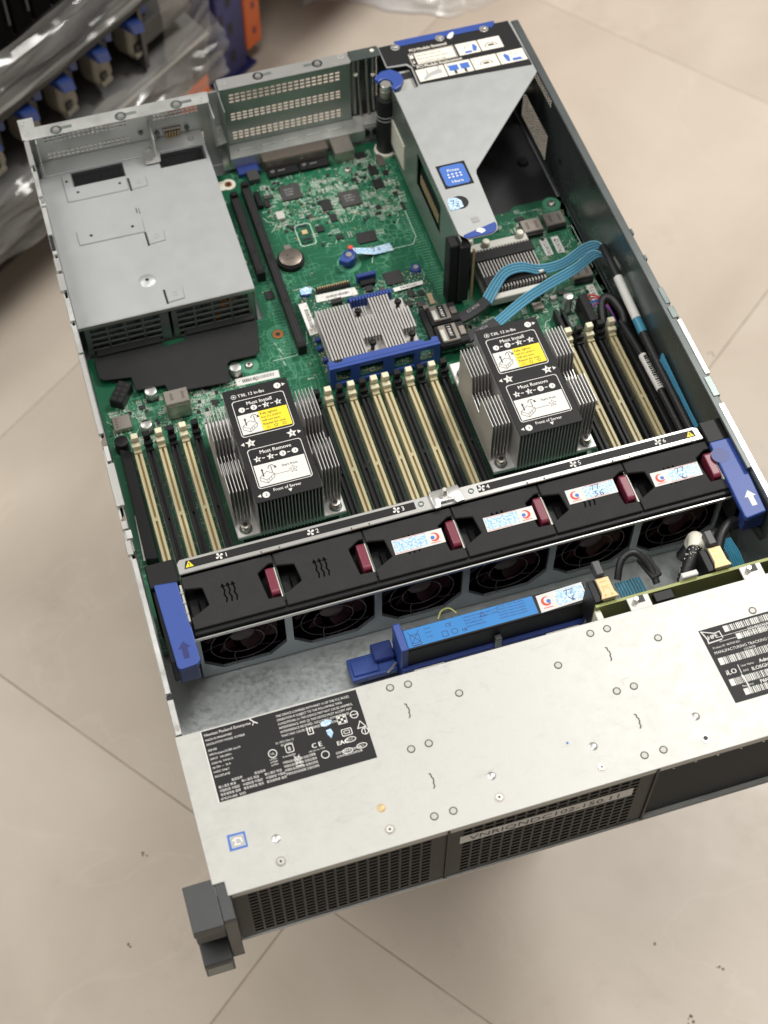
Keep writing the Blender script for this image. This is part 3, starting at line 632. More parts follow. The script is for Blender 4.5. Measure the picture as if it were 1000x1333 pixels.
for x, y in ((77.5,636),(78.3,570.5),(79.3,504.5)):
    bumped("tab", [(x,y),(x+14,y+1),(x+14.6,y+12.6),(x,y+14.5)], 0.9, ct)
    MB().cbox(x-0.6, y+7, 46.9, 1.8, 15.5, 0.25).build("tab_slit", "deep_black", ct)
    MB().ring(x+7.5, y+7.5, 47.8, 48.2, 1.6, 2.4, 16).build("rivet", "psu_steel", ct)
MB().cyl(68, 533, 46.9, 48.0, 7.2, 28, 5.6).build("round_boss", "psu_steel", ct, smooth=True)
for x, y, r, z in ((68,533,1.5,48.02),(26,661,1.3,48.12),(33,646,1.3,48.12),(69,646,1.3,48.12),(34,594,1.4,48.12),(69,594,1.4,48.12)):
    q = MB(); q.disc(x, y, r, z, 12); mesh_obj("hole", q.v, q.f, "deep_black", ct)
q = MB(); q.stroke([(76,614.5),(76,609)], 0.7, 47.05); q.stroke([(78,613),(78,611.6)], 0.7, 47.05); q.stroke([(78.2,610),(78.2,607.6)], 0.7, 47.05); mesh_obj("slit", q.v, q.f, "deep_black", ct)
for y in (560, 600, 530): MB().box(149.6, 151.2, y, y+3.5, 38, 44).build("side_hook", "panel_steel", pc, 0.3)

def power_supply(x0, label, hot):
    t = thing("power_supply", label, "power supply", (x0+34, 590, 3), "power supplies under the cage top")
    MB().box(x0, x0+68.5, 505, 694, 4, 44.8).build("case", "dark_steel", t)
    # end grille: four upright bars and four level ones
    us = [x0] + perf_lines(x0+3.5, x0+64.5 if hot else x0+62, 4, 0.90) + [x0+68.5]
    vs = [4.0] + perf_lines(8.5, 42.0, 5, 0.80) + [45.4]
    MB().plate(us, vs, lambda i, j: i % 2 == 1 and j % 2 == 1, 499.95, 501.2, lambda u, v, q: (u, q, v)).build("grille", "panel_steel", t)
    for i in range(4):
        for j in range(2): MB().box(x0+6+15*i+(j*5), x0+10+15*i+(j*5), 502.4, 504.6, 8+17*j, 22+17*j).build("component", "copper" if (hot and i == 2) else "chip_grey", t)
    if hot:
        for x in (44, 50): MB().tube([(x0+x+3*math.cos(a*0.7), 502.9, 34+3.4*math.sin(a*0.7)) for a in range(10)], 0.8, 6).build("coil", "copper", t)
    return t
power_supply(8.5, "power supply behind a black grid, at the chassis wall", False)
power_supply(79.5, "power supply showing copper windings behind its grid, next to the board", True)
# the fans of the supplies show through the two windows
for x in (31, 106.5): MB().box(x+1, x+44 if x < 50 else x+39, 655, 670, 44.85, 45.3).build("window_cover", "gloss_black", pc)
sh = thing("air_shield", "flat matt black plastic shield in front of the power supplies", "air shield", (75, 465, 10))
MB().prism([(10.5,492),(10.5,472),(14,468.5),(35.5,465),(36.5,452),(38,450.5),(60,449.5),(61.5,440.5),(111,437),(113,455.5),(116,458),(138,457.5),(141.5,462),(147,490),(147,498.6),(87,498.6),(86,490),(68,488),(67,497),(14,498)], 14, 15.2).build("sheet", "black_matte", sh, 0.4)
MB().box(14, 67, 492, 498.8, 15.3, 18).build("upstand", "black_matte", sh, 0.5)
MB().box(88, 146, 493, 498.8, 15.3, 18).build("upstand", "black_matte", sh, 0.5)
for x, y in ((20,480),(130,470),(60,456),(100,446)): MB().cyl(x, y, 9.2, 13.9, 2, 10).build("foot", "black_plastic", sh)

# ================================================================== system board
BZ = 9.0
sy = thing("system_board", "green system board with connectors, chips and rows of memory slots", "circuit board", (222, 430, 2))
brd = [(5,215),(439,215),(439,556),(395,556),(390,551),(346,551),(346,669),(154,669),(154,498),(5,498)]
MB().prism(brd, 6.8, BZ).build("board", "pcb", sy)
def chip(cx, cy, lx, ly, h=1.4, m="chip", name="chip", z=BZ, par=None, rot=0):
    return MB().cbox(cx, cy, z+0.05, lx, ly, h, rot).build(name, m, par or sy, 0.15)
chips = [(213,629.5,18,18,1.8,"chip_grey"),(261,607,18,18,1.8,"chip_grey"),(239,605.5,9,13,1.4,"chip"),(262,559,17,12.5,1.3,"chip"),(290,617,9,11,1.4,"chip"),(241,589,6,8.5,1.2,"chip"),(290.5,634,8,11,1.2,"chip"),
 (186,655,10,12,6,"chip_grey"),(193,630,9,4,1.2,"chip_grey"),(190,622,5,8,2,"chip"),(203,588,4,4,1.2,"chip"),(222,597,4,4,1.2,"chip_grey"),(226,580,7,7,1.6,"chip"),(285,655,9,7,1.4,"chip"),(300,628,5,6,1.2,"chip"),(301,601,4,5,1.2,"chip"),(303,585,3,10,1.2,"chip"),(240,566,6,5,1.4,"chip"),(282,590,4.5,4.5,1,"chip"),(280,583,5,3.5,1,"chip"),(270,640,4,3,1,"chip"),(215,578,4,6,1.2,"chip"),
 (300,643,6,14,3,"tin"),(197,604,7,9,3.2,"smd_pale"),(250,640,3,3,1,"chip"),(271,628,5,4,1,"chip"),(352,420,7,5,2,"chip"),(366,428,6,6,2.5,"tin"),(375,440,9,7,5,"tin"),(330,412,8,5,2,"chip"),(345,440,4,6,1.2,"chip"),(391,446,5,4,3,"tin"),(400,450,6,4,2,"chip"),(55,410,4,4,1.2,"chip"),(38,437,5,4,1.2,"chip"),(21,475,6,4,2,"chip"),(24,470,9,5,3,"black_plastic"),(95,425,6,4,1,"chip"),(165,520,7,9,1.5,"chip"),(395,540,8,4,1.2,"chip"),(370,535,6,6,1.4,"chip")]
for cx, cy, lx, ly, h, m in chips: chip(cx, cy, lx, ly, h, m)
for cx, cy, lx, ly in ((206,512,10,3),(210,571,3,8)): chip(cx, cy, lx, ly, 1.2, "chip_grey")
q = MB(on_top(BZ+1.92))
for cx, cy in ((213,629.5),(261,607)):
    for k in range(3): q.text(("AST2500", "GA SFN 17", "TW 1832")[k] if cx > 230 else ("BCM5719", "A1 KFBG", "TN1828")[k], cx-5, cy+2.5-3.2*k, 2.0)
mesh_obj("chip_print", q.v, q.f, "grey_print", sy)
# board features
def capacitor(x, y, r, h):
    c = MB().cyl(x, y, BZ+1, BZ+h, r, 18).build("capacitor", "bright_steel", sy, 0.5, 2, smooth=True)
    MB().cbox(x, y, BZ, r*2.1, r*2.1, 1.0).build("cap_base", "black_plastic", c)
    q = MB(); q.flat([(x + r*0.92*math.cos(R(a)), y + r*0.92*math.sin(R(a))) for a in range(30, 151, 20)], BZ+h+0.05); mesh_obj("cap_stripe", q.v, q.f, "chip", c)
for x, y, r, h in ((118,448,4.6,9.5),(47.5,445,4.8,9),(37,414,4.6,9),(397,431,4.2,20)): capacitor(x, y, r, h)
def pan_screw(x, y, z, r, par, name="screw"):
    s = MB().cyl(x, y, z, z+2.4, r, 20, r*0.62).build(name, "screw_steel", par, 0.4, 2, smooth=True)
    q = MB(); q.disc(x, y, r*0.26, z+2.45, 6); mesh_obj("recess", q.v, q.f, "deep_black", s)
for x, y in ((269,641),(130,453),(428,549)):
    MB().cyl(x, y, BZ, BZ+0.25, 8, 28).build("screw_pad", "trace", sy); pan_screw(x, y, BZ+0.3, 4.2, sy)
wo = MB().cyl(163, 655, BZ, BZ+0.9, 6.4, 26).build("standoff_pad", "ivory", sy); MB().cbox(158, 655, BZ, 8, 11, 0.8).build("pad_tab", "ivory", wo); MB().ring(163, 655, BZ+0.9, BZ+1.3, 1.5, 3.3, 18).build("copper_ring", "copper", wo); MB().cyl(163, 655, BZ+0.9, BZ+1.0, 1.5, 12).build("bore", "deep_black", wo)
org = MB().ring(161, 478, BZ, BZ+0.3, 2.0, 4.6, 24).build("copper_ring", "copper", sy); MB().cyl(161, 478, BZ, BZ+0.2, 2.0, 14).build("bore", "deep_black", org)
for r in (6, 7.4, 8.8): MB().ring(161, 478, BZ, BZ+0.12, r, r+0.5, 30).build("copper_ring", "trace", org)
# network jacks and usb block at the back edge
nb = MB().box(197, 257, 661, 676, BZ, 22).build("network_jack", "brown_metal", sy, 0.5)
MB().box(199, 255, 660.6, 660.95, BZ+2, 20.6).build("jack_seam", "tin", nb)
for x in (213, 242): MB().cbox(x, 660, BZ, 27.5, 19, 3.6).build("network_transformer", "black_plastic", sy, 0.5)
q = MB(on_top(BZ+3.68))
for x in (204, 233): q.stroke([(x+1.3*math.cos(i*0.785), 656+1.3*math.sin(i*0.785)) for i in range(8)], 0.35, closed=True); q.text("G24H62", x+5, 655, 1.8)
mesh_obj("print", q.v, q.f, "grey_print", sy)
MB().box(260.5, 279, 652, 675, BZ, 22).build("usb_block", "tin", sy, 0.6)
MB().box(174, 194, 660, 674, BZ, 14).build("serial_port", "blue_dark", sy, 0.5)
# riser connectors
def riser_slot(x, y0, y1, parts):
    s = MB().box(x-3.6, x+3.6, y0, y1, BZ, 20).build("riser_connector", "black_plastic", sy, 0.4)
    for a, b in parts: MB().box(x-0.9, x+0.9, a, b, 19.95, 20.1).build("card_slot", "deep_black", s)
    MB().box(x-2.6, x+2.6, y1-6, y1-1, 20, 23).build("end_tower", "black_plastic", s, 0.4)
    pr_ = MB()
    for k in range(int((y1-y0-12)/2)):
        for sx in (-1, 1): pr_.cbox(x+sx*2.2, y0+6+2*k, 19.6, 0.6, 0.9, 0.55)
    pr_.build("contact", "chip_grey", s, kind="stuff")
riser_slot(163, 537, 634, ((541,560),(563,626)))
riser_slot(175, 451, 643, ((456,500),(503,548),(556,590),(593,636)))
MB().box(181, 186, 618, 636, BZ, 14).build("header", "black_plastic", sy, 0.4)
# battery holder
bh = MB().cyl(192, 551, BZ, 14, 11.6, 32).build("battery_holder", "black_plastic", sy, smooth=True)
MB().cbox(192, 562, BZ, 6, 5, 8).build("holder_clip", "tin", bh, 0.4)
cb = MB().cyl(192, 551, 14.05, 16.4, 10.0, 36).build("coin_battery", "brown_metal", None, 0.5, 2, smooth=True)  # brown tone stands for a dark reflection in the silver cell
tag(cb, "round silver coin battery in its black holder on the board", "coin battery")
q = MB(on_top(16.5)); q.text("+", 188, 551, 6.0); q.text("CR2032", 186.5, 548.0, 2.6); o = mesh_obj("lettering", q.v, q.f, "chip_grey", cb)
for v in o.data.vertices: v.co.z += ZOFF*MM
# switch block with yellow outline
swb = MB().cbox(212, 578, BZ, 10, 20, 1.6).build("switch_block", "pcb_card", sy, 0.3); MB().cbox(212, 579, BZ+1.6, 5, 5, 1.2).build("switch_key", "gold", swb, 0.3)
for y in (571, 587): MB().cbox(212, y, BZ+1.6, 7, 2.2, 0.5).build("switch_pad", "chip", swb)
q = MB(on_top(BZ+0.14)); q.rrect(205, 219.5, 565, 591, 3, 0.6); mesh_obj("outline", q.v, q.f, "silk", sy)
# blue latches of the controller card
def blue_latch(x, y, r, cap):
    l = MB().cyl(x, y, BZ+0.3, 20, r, 24, r*0.85).build("card_latch", "blue_dark", sy, 0.5, 2, smooth=True)
    MB().cyl(x, y, BZ, BZ+0.25, r*1.7, 28).build("latch_pad", "trace", l)
    if cap: MB().cyl(x, y, 20.0, 20.8, r*0.42, 18).build("latch_pin", "screw_steel", l, smooth=True)
    return l
l1 = blue_latch(239, 535, 6.2, True); MB().prism([(229,532),(236,527),(243,530),(247,540),(243,543),(236,540)], 14, 19.9).build("latch_lever", "blue_plastic", l1, 0.6)
l3 = blue_latch(289, 505, 5.2, True)
l2_ = blue_latch(193, 507, 5.4, False); q = MB(on_top(20.1)); q.flat([(188.6,504),(197,503.2),(199,508.5),(194.5,511.5),(188.8,510)]); mesh_obj("sticker", q.v, q.f, "sticker_blue", l2_)
# warranty sticker beside the latch
q = MB(); q.add([(243,541,21),(246,534,20.2),(280,538,9.6),(279,547,9.6),(262,544,12),(262,536,12)], [(0,1,5,4),(4,5,2,3)]); ws = mesh_obj("warranty_sticker", q.v, q.f, "sticker_blue", sy)
q = MB(); q.disc(242.5, 542, 2.2, 21.2, 12); mesh_obj("sticker_logo", q.v, q.f, "red_print", ws)
q = MB(on_top(13.0)); q.stroke([(261,542.5),(264,542.5),(262,538.5)], 0.5); q.stroke([(266,542.5),(268,541),(266,540),(268,538.5)], 0.5); mesh_obj("handwriting", q.v, q.f, "navy_ink", ws)
# labels, headers and the front left corner of the board
wl = MB().prism([(115.5,435.5),(151,434.5),(151.5,442),(115.5,443)], BZ+0.05, BZ+0.2).build("bar_code_label", "paper_white", sy)
q = MB(on_top(BZ+0.25)); rnd = random.Random(5); x = 121
while x < 147:
    b = rnd.choice((0.3, 0.5, 0.8)); q.flat([(x,437.4),(x+b,437.4),(x+b,440.6),(x,440.6)]); x += b + rnd.choice((0.4, 0.6))
mesh_obj("bar_code", q.v, q.f, "black_print", wl)
hd = MB().cbox(24.5, 451, BZ, 11.5, 21, 9, R(-33)).build("header", "black_plastic", sy, 0.4)
for i in range(2):
    for j in range(4):
        a = R(-33); X, Y = -2.6+5.2*i, -7.4+4.9*j; MB().cbox(24.5+X*math.cos(a)-Y*math.sin(a), 451+X*math.sin(a)+Y*math.cos(a), BZ+8.9, 3.2, 3.2, 0.25, a).build("header_hole", "deep_black", hd)
ui = MB().box(55.5, 75, 417.5, 431.5, BZ+1, 30).build("usb_socket", "tin", sy, 0.6)
MB().box(57, 73.5, 416.9, 417.4, 12, 27).build("socket_face", "tin", ui)
for x in (60, 69): MB().box(x, x+2.4, 421, 428, 30.0, 30.15).build("socket_spring", "brown_metal", ui)
sd = MB().box(12, 26.5, 417.5, 431, BZ+0.5, 14).build("card_reader", "tin", sy, 0.4)
for k in range(4): MB().box(14, 16, 419.5+2.7*k, 421+2.7*k, 14.0, 14.12).build("reader_slot", "brown_metal", sd)
MB().cyl(15, 402, BZ, 20, 6.2, 24, 5.4).build("guide_knob", "black_plastic", sy, 0.6, 2, smooth=True)
MB().prism([(10,292),(19.5,290),(20.5,392),(12,396)], BZ, 18).build("air_guide", "black_plastic", sy, 0.6)
MB().prism([(425.2,255),(433,255),(433,392),(425.2,392)], BZ, 24).build("air_guide", "gloss_black", sy, 0.6)
MB().prism([(8.6,293),(11.6,293),(13.4,334),(10.4,334)], 14.8, 15.0).build("side_label", "paper_white", sy)
# small text on the board
q = MB(on_top(BZ+0.16))
for x, y, s, a in ((398,546,"SATA 1-4 CABLES",0),(204,643,"U5401",0),(250,647,"NIC1",0),(220,592,"SYSTEM MAINT SW",0),(196,520,"SYSTEM BATTERY",-1.4),(186,470,"PCIE RISER 1",-1.57),(156,455,"PCI 2 RISER",-1.4),(155,470,"CPU 1 DIMM A",-1.3),(60,437,"USB 3.0 INT",0),(88,437,"P1 DIMM 1-12",0),(172,425,"PROC 1",0),(18,441,"GPU PWR",0.6),(258,645,"J40",0),(290,606,"U12",0)): q.text(s, x, y, 2.2, 0, a)
mesh_obj("board_lettering", q.v, q.f, "silk", sy)["kind"] = "stuff"
def port_label(x0, y0, s):
    p = MB().box(x0, x0+6.6, y0, y0+19, BZ+0.05, BZ+0.2).build("port_label", "paper_white", sy)
    q = MB(on_top(BZ+0.26)); q.text(s, x0+5.3, y0+1.2, 4.9, 0, math.pi/2, 0.98); mesh_obj("lettering", q.v, q.f, "black_print", p)
port_label(403, 493.5, "PORT1"); port_label(413.4, 493.5, "PORT2"); port_label(422.6, 433.5, "PORT3")
def sas_socket(x0, y0):
    s = MB().box(x0, x0+18, y0, y0+14.5, BZ, 16.5).build("cable_socket", "tin", sy, 0.6)
    MB().box(x0+1, x0+17, y0-2, y0-0.1, BZ, 14).build("socket_mouth", "deep_black", s)
    for k in (4, 12): MB().box(x0+k, x0+k+2.6, y0+3, y0+11, 16.5, 16.7).build("socket_window", "brown_metal", s)
sas_socket(391, 517.5); sas_socket(412.5, 519.5); sas_socket(413, 456)
# upright plug with coloured wires beside the memory
MB().box(404, 411.5, 399, 430, BZ, 24).build("power_header", "black_plastic", sy, 0.5)
MB().box(383.5, 387, 400, 428, BZ, 19).build("slim_slot", "black_plastic", sy, 0.4); MB().box(389.5, 392, 400, 426, BZ, 19).build("slim_slot", "black_plastic", sy, 0.4)
# finned cooler right of the riser cage
hk = MB().box(335, 388, 453, 510, BZ+2, 17).build("chipset_cooler", "fin_grey", sy, 0.5)
for k in range(19): MB().box(337+2.7*k, 338+2.7*k, 455, 500, 17.1, 29).build("fin", "fin_grey", hk)
for y in (458.5, 486.5): MB().box(335.5, 388, y, y+10.5, 28.6, 30.4).build("band", "black_matte", hk, 0.3)
MB().box(336, 388, 501, 509, 17.1, 27).build("cooler_rim", "smd_pale", hk, 0.6)
MB().box(336, 386, 448, 454, 17.1, 25).build("cooler_rim", "smd_pale", hk, 0.6)
for x, y in ((351,505.5),(382,507),(384,463),(338,511)): MB().cyl(x, y, 27, 32, 4.0, 18, 3.0).build("push_pin", "ivory", hk, 0.8, 2, smooth=True)

# fine copper traces, pads and small parts
def rect_ok(x, y):
    if x < 5.5 or x > 438 or y < 252: return False
    if y > 497 and x < 155: return False
    if y > 550 and x > 344: return False
    return y < 668
def traces(n, regs, wd, m, name, lmin, lmax, seed):
    rnd = random.Random(seed); q = MB()
    for k in range(n):
        x0, x1, y0, y1 = rnd.choice(regs); x, y = rnd.uniform(x0, x1), rnd.uniform(y0, y1); d = rnd.choice(((1,0),(0,1),(-1,0),(0,-1)))
        z = BZ + 0.03 + 0.08*rnd.random(); pts = [(x, y)]
        for s in range(rnd.randint(1, 4)):
            L_ = rnd.uniform(lmin, lmax); nx, ny = x + d[0]*L_, y + d[1]*L_
            if not rect_ok(nx, ny): break
            x, y = nx, ny; pts.append((x, y))
            if rnd.random() < 0.6:
                e = (d[1], d[0]) if rnd.random() < 0.5 else (-d[1], -d[0]); t = rnd.uniform(0.6, 2.5); nx, ny = x + (d[0]+e[0])*t, y + (d[1]+e[1])*t
                if not rect_ok(nx, ny): break
                x, y = nx, ny; pts.append((x, y)); d = rnd.choice((d, e))
            else: d = (d[1], d[0])
        if len(pts) > 1: q.stroke(pts, wd, z)
    o = mesh_obj(name, q.v, q.f, m, sy); o["kind"] = "stuff"
dense = [(182,304,585,652),(200,300,560,640),(190,262,590,640),(264,306,580,655),(300,345,398,445),(345,432,400,456),(352,435,440,556),(8,80,398,445),(76,120,398,440)]
wide = [(156,310,510,600),(156,240,440,540),(110,180,398,470),(20,120,400,450),(388,436,480,552)]
traces(1300, dense, 0.28, "trace", "copper_trace", 1.5, 6, 11)
traces(700, wide, 0.34, "trace", "copper_trace", 3, 14, 12)
traces(260, dense, 0.38, "silk", "silk_line", 0.8, 2.2, 13)
def pad_clusters(n, regs, seed):
    """rows of solder pads, like the legs of small packages, and silk boxes round them"""
    rnd = random.Random(seed); q = MB(); b = MB()
    for k in range(n):
        x0, x1, y0, y1 = rnd.choice(regs); x, y = rnd.uniform(x0, x1), rnd.uniform(y0, y1); c = rnd.randint(2, 7); p = rnd.choice((0.8, 1.1)); g = rnd.choice((1.6, 2.4, 3.4)); v = rnd.random() < 0.5
        if not rect_ok(x, y): continue
        z = BZ + 0.16 + 0.05*rnd.random()
        for i in range(c):
            for j in (0, 1):
                a, d = i*p, j*g
                X, Y = (x+a, y+d) if v else (x+d, y+a); hx, hy = (0.27, 0.5) if v else (0.5, 0.27)
                q.flat([(X-hx,Y-hy),(X+hx,Y-hy),(X+hx,Y+hy),(X-hx,Y+hy)], z)
        if rnd.random() < 0.45:
            w_, h_ = (c*p, g+1.6) if v else (g+1.6, c*p); b.rrect(x-0.9, x-0.9+w_+0.8, y-0.9, y-0.9+h_+0.8, 0.1, 0.22, z+0.03, 1)
    mesh_obj("pad_row", q.v, q.f, "smd_pale", sy)["kind"] = "stuff"; mesh_obj("silk_box", b.v, b.f, "silk", sy)["kind"] = "stuff"
pad_clusters(420, dense, 71)
rows = MB(); rnd = random.Random(4)
for k in range(46):                                  # fan-out rows beside the riser cage and the riser connectors
    y = 480 + 3.2*k; L_ = rnd.uniform(4, 8); rows.flat([(305-L_,y),(309,y),(309,y+0.7),(305-L_,y+0.7)], BZ+0.13)
for k in range(56):
    y = 455 + 3.2*k; L_ = rnd.uniform(3, 9); rows.flat([(167-L_,y),(170,y),(170,y+0.5),(167-L_,y+0.5)], BZ+0.14)
for k in range(24):
    x = 352 + 2.6*k; rows.flat([(x,396),(x+0.8,396),(x+0.8,400),(x,400)], BZ+0.14)
o = mesh_obj("trace_row", rows.v, rows.f, "trace", sy); o["kind"] = "stuff"
ln = MB(on_top(BZ+0.17)); ln.stroke([(303,600),(303,548),(298,540),(262,540),(258,530)], 0.5); ln.stroke([(150,452),(170,452),(182,462),(184,474)], 0.45); ln.stroke([(395,520),(436,520),(436,470)], 0.45); ln.stroke([(420,455),(433,455),(433,436)], 0.45); ln.stroke([(185,520),(200,520),(205,512)], 0.4)
mesh_obj("silk_outline", ln.v, ln.f, "silk", sy)["kind"] = "stuff"
def small_parts(n, regs, m, name, sizes, seed):
    rnd = random.Random(seed); q = MB()
    for k in range(n):
        x0, x1, y0, y1 = rnd.choice(regs); x, y = rnd.uniform(x0, x1), rnd.uniform(y0, y1)
        if not rect_ok(x, y): continue
        lx, ly, h = rnd.choice(sizes); r_ = rnd.choice((0, math.pi/2)); q.cbox(x, y, BZ+0.02, lx, ly, h*rnd.uniform(0.9, 1.1), r_)
    q.build(name, m, sy, kind="stuff")
slot_gaps = [(x, x+2.4, 262, 385) for x in (29,38.5,48,57.5,67.5,184,193.5,203,212.5,231.5,241,251,260.5,270,385.5,395,404.5,414)]
small_parts(620, dense, "smd_tan", "resistor", ((1.0,0.55,0.4),(1.6,0.8,0.6),(0.8,0.5,0.4)), 21)
small_parts(600, dense, "smd_pale", "solder_pad", ((1.2,0.5,0.25),(0.7,0.7,0.2),(0.9,0.4,0.3)), 22)
small_parts(240, dense, "chip", "small_chip", ((2.2,1.6,0.8),(1.6,1.2,0.7),(3.0,2.6,0.9),(1.0,0.6,0.5)), 23)
small_parts(120, wide, "smd_tan", "resistor", ((1.0,0.55,0.4),(1.6,0.8,0.6)), 24)
small_parts(300, slot_gaps, "smd_pale", "solder_pad", ((1.0,0.5,0.3),(0.6,0.6,0.2)), 25)
small_parts(200, slot_gaps, "smd_tan", "resistor", ((1.0,0.5,0.4),), 26)
traces(300, slot_gaps, 0.3, "trace", "copper_trace", 1, 4, 27)

# memory slots: 24, cream and black in turn
def memory_slot(x, m, mlat):
    y0, y1 = 250, 386
    q = MB()
    q.box(x-3.0, x+3.0, y0, y1, BZ, 15.0); q.box(x-3.0, x-0.75, y0, y1, 15.0, 20); q.box(x+0.75, x+3.0, y0, y1, 15.0, 20)
    q.box(x-0.75, x+0.75, 321.5, 325, 15, 19.9); q.box(x-3.0, x+3.0, y1, y1+3.5, BZ, 21.5)
    s = q.build("memory_slot", m, sy, 0.25)
    for a, b in ((y0+1, 321.4), (325.1, y1-1)): MB().box(x-0.7, x+0.7, a, b, 15.05, 17.2).build("slot_floor", "slot_gold" if m == "cream" else "deep_black", s)
    l = MB(); l.xprism([(388.4,BZ),(398,BZ),(398.6,17),(397,22),(397.4,25),(396.6,33),(391.6,33),(391.4,29.5),(393,26.5),(392,22.5),(388.4,21.5)], x-2.7, x+2.7)
    l.box(x-3.4, x+3.4, 388.6, 392.6, 22.6, 26)
    l.build("latch", mlat, s, 0.4)
    p = MB()
    for sx in (-1, 1):
        for k in range(67): p.box(x+sx*3.05-0.45, x+sx*3.05+0.45, 252.4+2*k, 253.2+2*k, BZ+0.02, 11.6)
    p.build("pin_row", "smd_pale", s, kind="stuff")
    return s
cream0 = memory_slot(25.2, "cream", "cream_light"); black0 = memory_slot(34.7, "black_plastic", "black_plastic")
for x in (44.3, 63.2, 180.3, 199.4, 218.2, 227.8, 247.2, 266.4, 382.4, 400.8, 419.8): dup_tree(cream0, sy, dx=x-25.2)
for x in (53.7, 72.8, 170.8, 189.9, 208.8, 237.5, 256.8, 276.2, 372.8, 391.6, 410.3): dup_tree(black0, sy, dx=x-34.7)

# ================================================================== processor heat sinks
def heat_sink(dx, label):
    t = thing("heat_sink", label, "heat sink", (120+dx, 333, 10), "processor heat sinks")
    X = lambda v: v + dx
    MB().prism([(X(79.5),281.5),(X(163),281.5),(X(163),391),(X(79.5),391)], 26.5, 30.4).build("base_plate", "alu_base", t, 0.6)
    MB().box(X(84), X(158), 285, 388, 9.2, 26.4).build("socket_frame", "black_plastic", t, 0.5)
    f0 = None
    for k in range(20):
        x = X(96.2 + 2.56*k)
        if f0 is None: f0 = MB().box(x-0.36, x+0.36, 278.5, 381, 30.5, 75.6).build("fin", "aluminium", t)
        else: dup(f0, dx=2.56*k)
    prof = [(292.5,30.5),(367,30.5),(367.5,75.8),(340,75.8),(337.5,58),(321,56),(319,75.8),(292,75.8)]
    g0 = None
    for k, x in enumerate([79.6, 82.2, 84.8, 87.4, 90.0, 92.6, 148.6, 151.2, 153.8, 156.4, 159.0, 161.4]):
        if g0 is None: g0 = MB().xprism(prof, X(x)-0.24, X(x)+0.24).build("fin", "aluminium", t); gx = x
        else: dup(g0, dx=x-gx)
    for x, y in ((87,288),(156,287.5),(87,378),(156,378)):
        s = MB().cyl(X(x), y, 30.4, 37, 3.6, 18).build("screw", "tin", t, 0.5, 2, smooth=True)
        MB().cyl(X(x), y, 36.9, 37.2, 2.0, 6).build("recess", "deep_black", s)
        MB().ring(X(x), y, 30.4, 31.2, 3.8, 5.0, 20).build("spring_seat", "dark_steel", s)
    lb = MB().prism([(X(95.4),277.4),(X(145.0),277.4),(X(145.4),381.6),(X(95.6),381.6)], 75.7, 76.5).build("label_plate", "label_black", t, 0.2)
    P = lambda dz: MB(lambda u, v, w: (u + dx, v, 76.5 + dz + w))
    wq = P(0.05)
    wq.text("T30, 12 in-lbs", 106, 373.0, 4.0, 0, 0, 0.92, bold=0.15); wq.stroke([(103+1.9*math.cos(i*0.5236), 374.3+1.9*math.sin(i*0.5236)) for i in range(12)], 0.35, closed=True); wq.star(103, 374.3, 1.2)
    wq.disc(137, 375.6, 2.7); wq.flat([(140.6,374.2),(140.6,377.2),(143.2,375.7)])
    wq.rrect(100, 140.2, 336, 370.2, 2.4, 0.5); wq.text("Must Install", 120.2, 364.4, 4.5, 0, 0, 0.95, 'c', bold=0.15)
    for x in (106, 115.2): wq.disc(x, 361, 2.4)
    for x in (124.4, 133.8): wq.star(x, 361, 3.1)
    for x in (109.2, 118.6, 128.0): wq.rect(x, x+2.2, 360.7, 361.4)
    wq.rect(101.4, 116.9, 338.2, 356.4)
    wq.star(136, 330, 4.2); wq.flat([(140.6,328.4),(140.6,331.6),(143.2,330)]); wq.star(104.8, 330, 4.2); wq.flat([(100,328.4),(100,331.6),(97.4,330)])
    wq.rrect(100.2, 141, 288.6, 324.4, 2.4, 0.5); wq.text("Must Remove", 120.6, 318.6, 4.5, 0, 0, 0.95, 'c', bold=0.15)
    for x in (106, 115.8): wq.star(x, 314.4, 3.1)
    for x in (125, 134.2): wq.disc(x, 314.4, 2.4)
    for x in (109.4, 119.0, 128.4): wq.rect(x, x+2.2, 314.1, 314.8)
    wq.rect(101.6, 139.6, 290.2, 309.4)
    wq.text("Front of Server", 110, 284.0, 3.7, 0, 0, 0.9, bold=0.1); wq.flat([(120.4,283),(122,280.4),(123.6,283)]); wq.disc(104.2, 282.8, 2.7); wq.flat([(100.4,281.4),(100.4,284.2),(97.8,282.8)])
    mesh_obj("white_print", wq.v, wq.f, "white_print", lb)
    yq = P(0.06); yq.rect(117, 139.0, 338.2, 356.4); mesh_obj("yellow_panel", yq.v, yq.f, "yellow", lb)
    bq = P(0.12)
    for s, x, y in (("1",137,374.4),("1",106,359.8),("2",115.2,359.8),("3",124.4,359.9),("4",133.8,359.9),("4",136,328.8),("3",104.8,328.8),("4",106,313.3),("3",115.8,313.3),("2",125,313.2),("1",134.2,313.2),("2",104.2,281.5)): bq.text(s, x, y, 3.3, 0, 0, 1, 'c', bold=0.12)
    for k, s in enumerate(["Fully tighten", "nut (1) until it", "will not turn.", "Repeat for nuts."]): bq.text(s, 118, 352.8 - 3.3*k, 2.7, 0, 0, 1.0, bold=0.08)
    bq.text("(2)", 119.6, 339.6, 2.7)
    for x in (127, 133.4): bq.stroke([(x + q_*math.sin(math.pi*i/5), 340.6 + q_*math.cos(math.pi*i/5)) for i in range(10) for q_ in [(1.7 if i % 2 == 0 else 0.8)]], 0.25, closed=True)
    bq.text("Start from", 121.4, 303.2, 3.0, 0, 0, 0.95, bold=0.08)
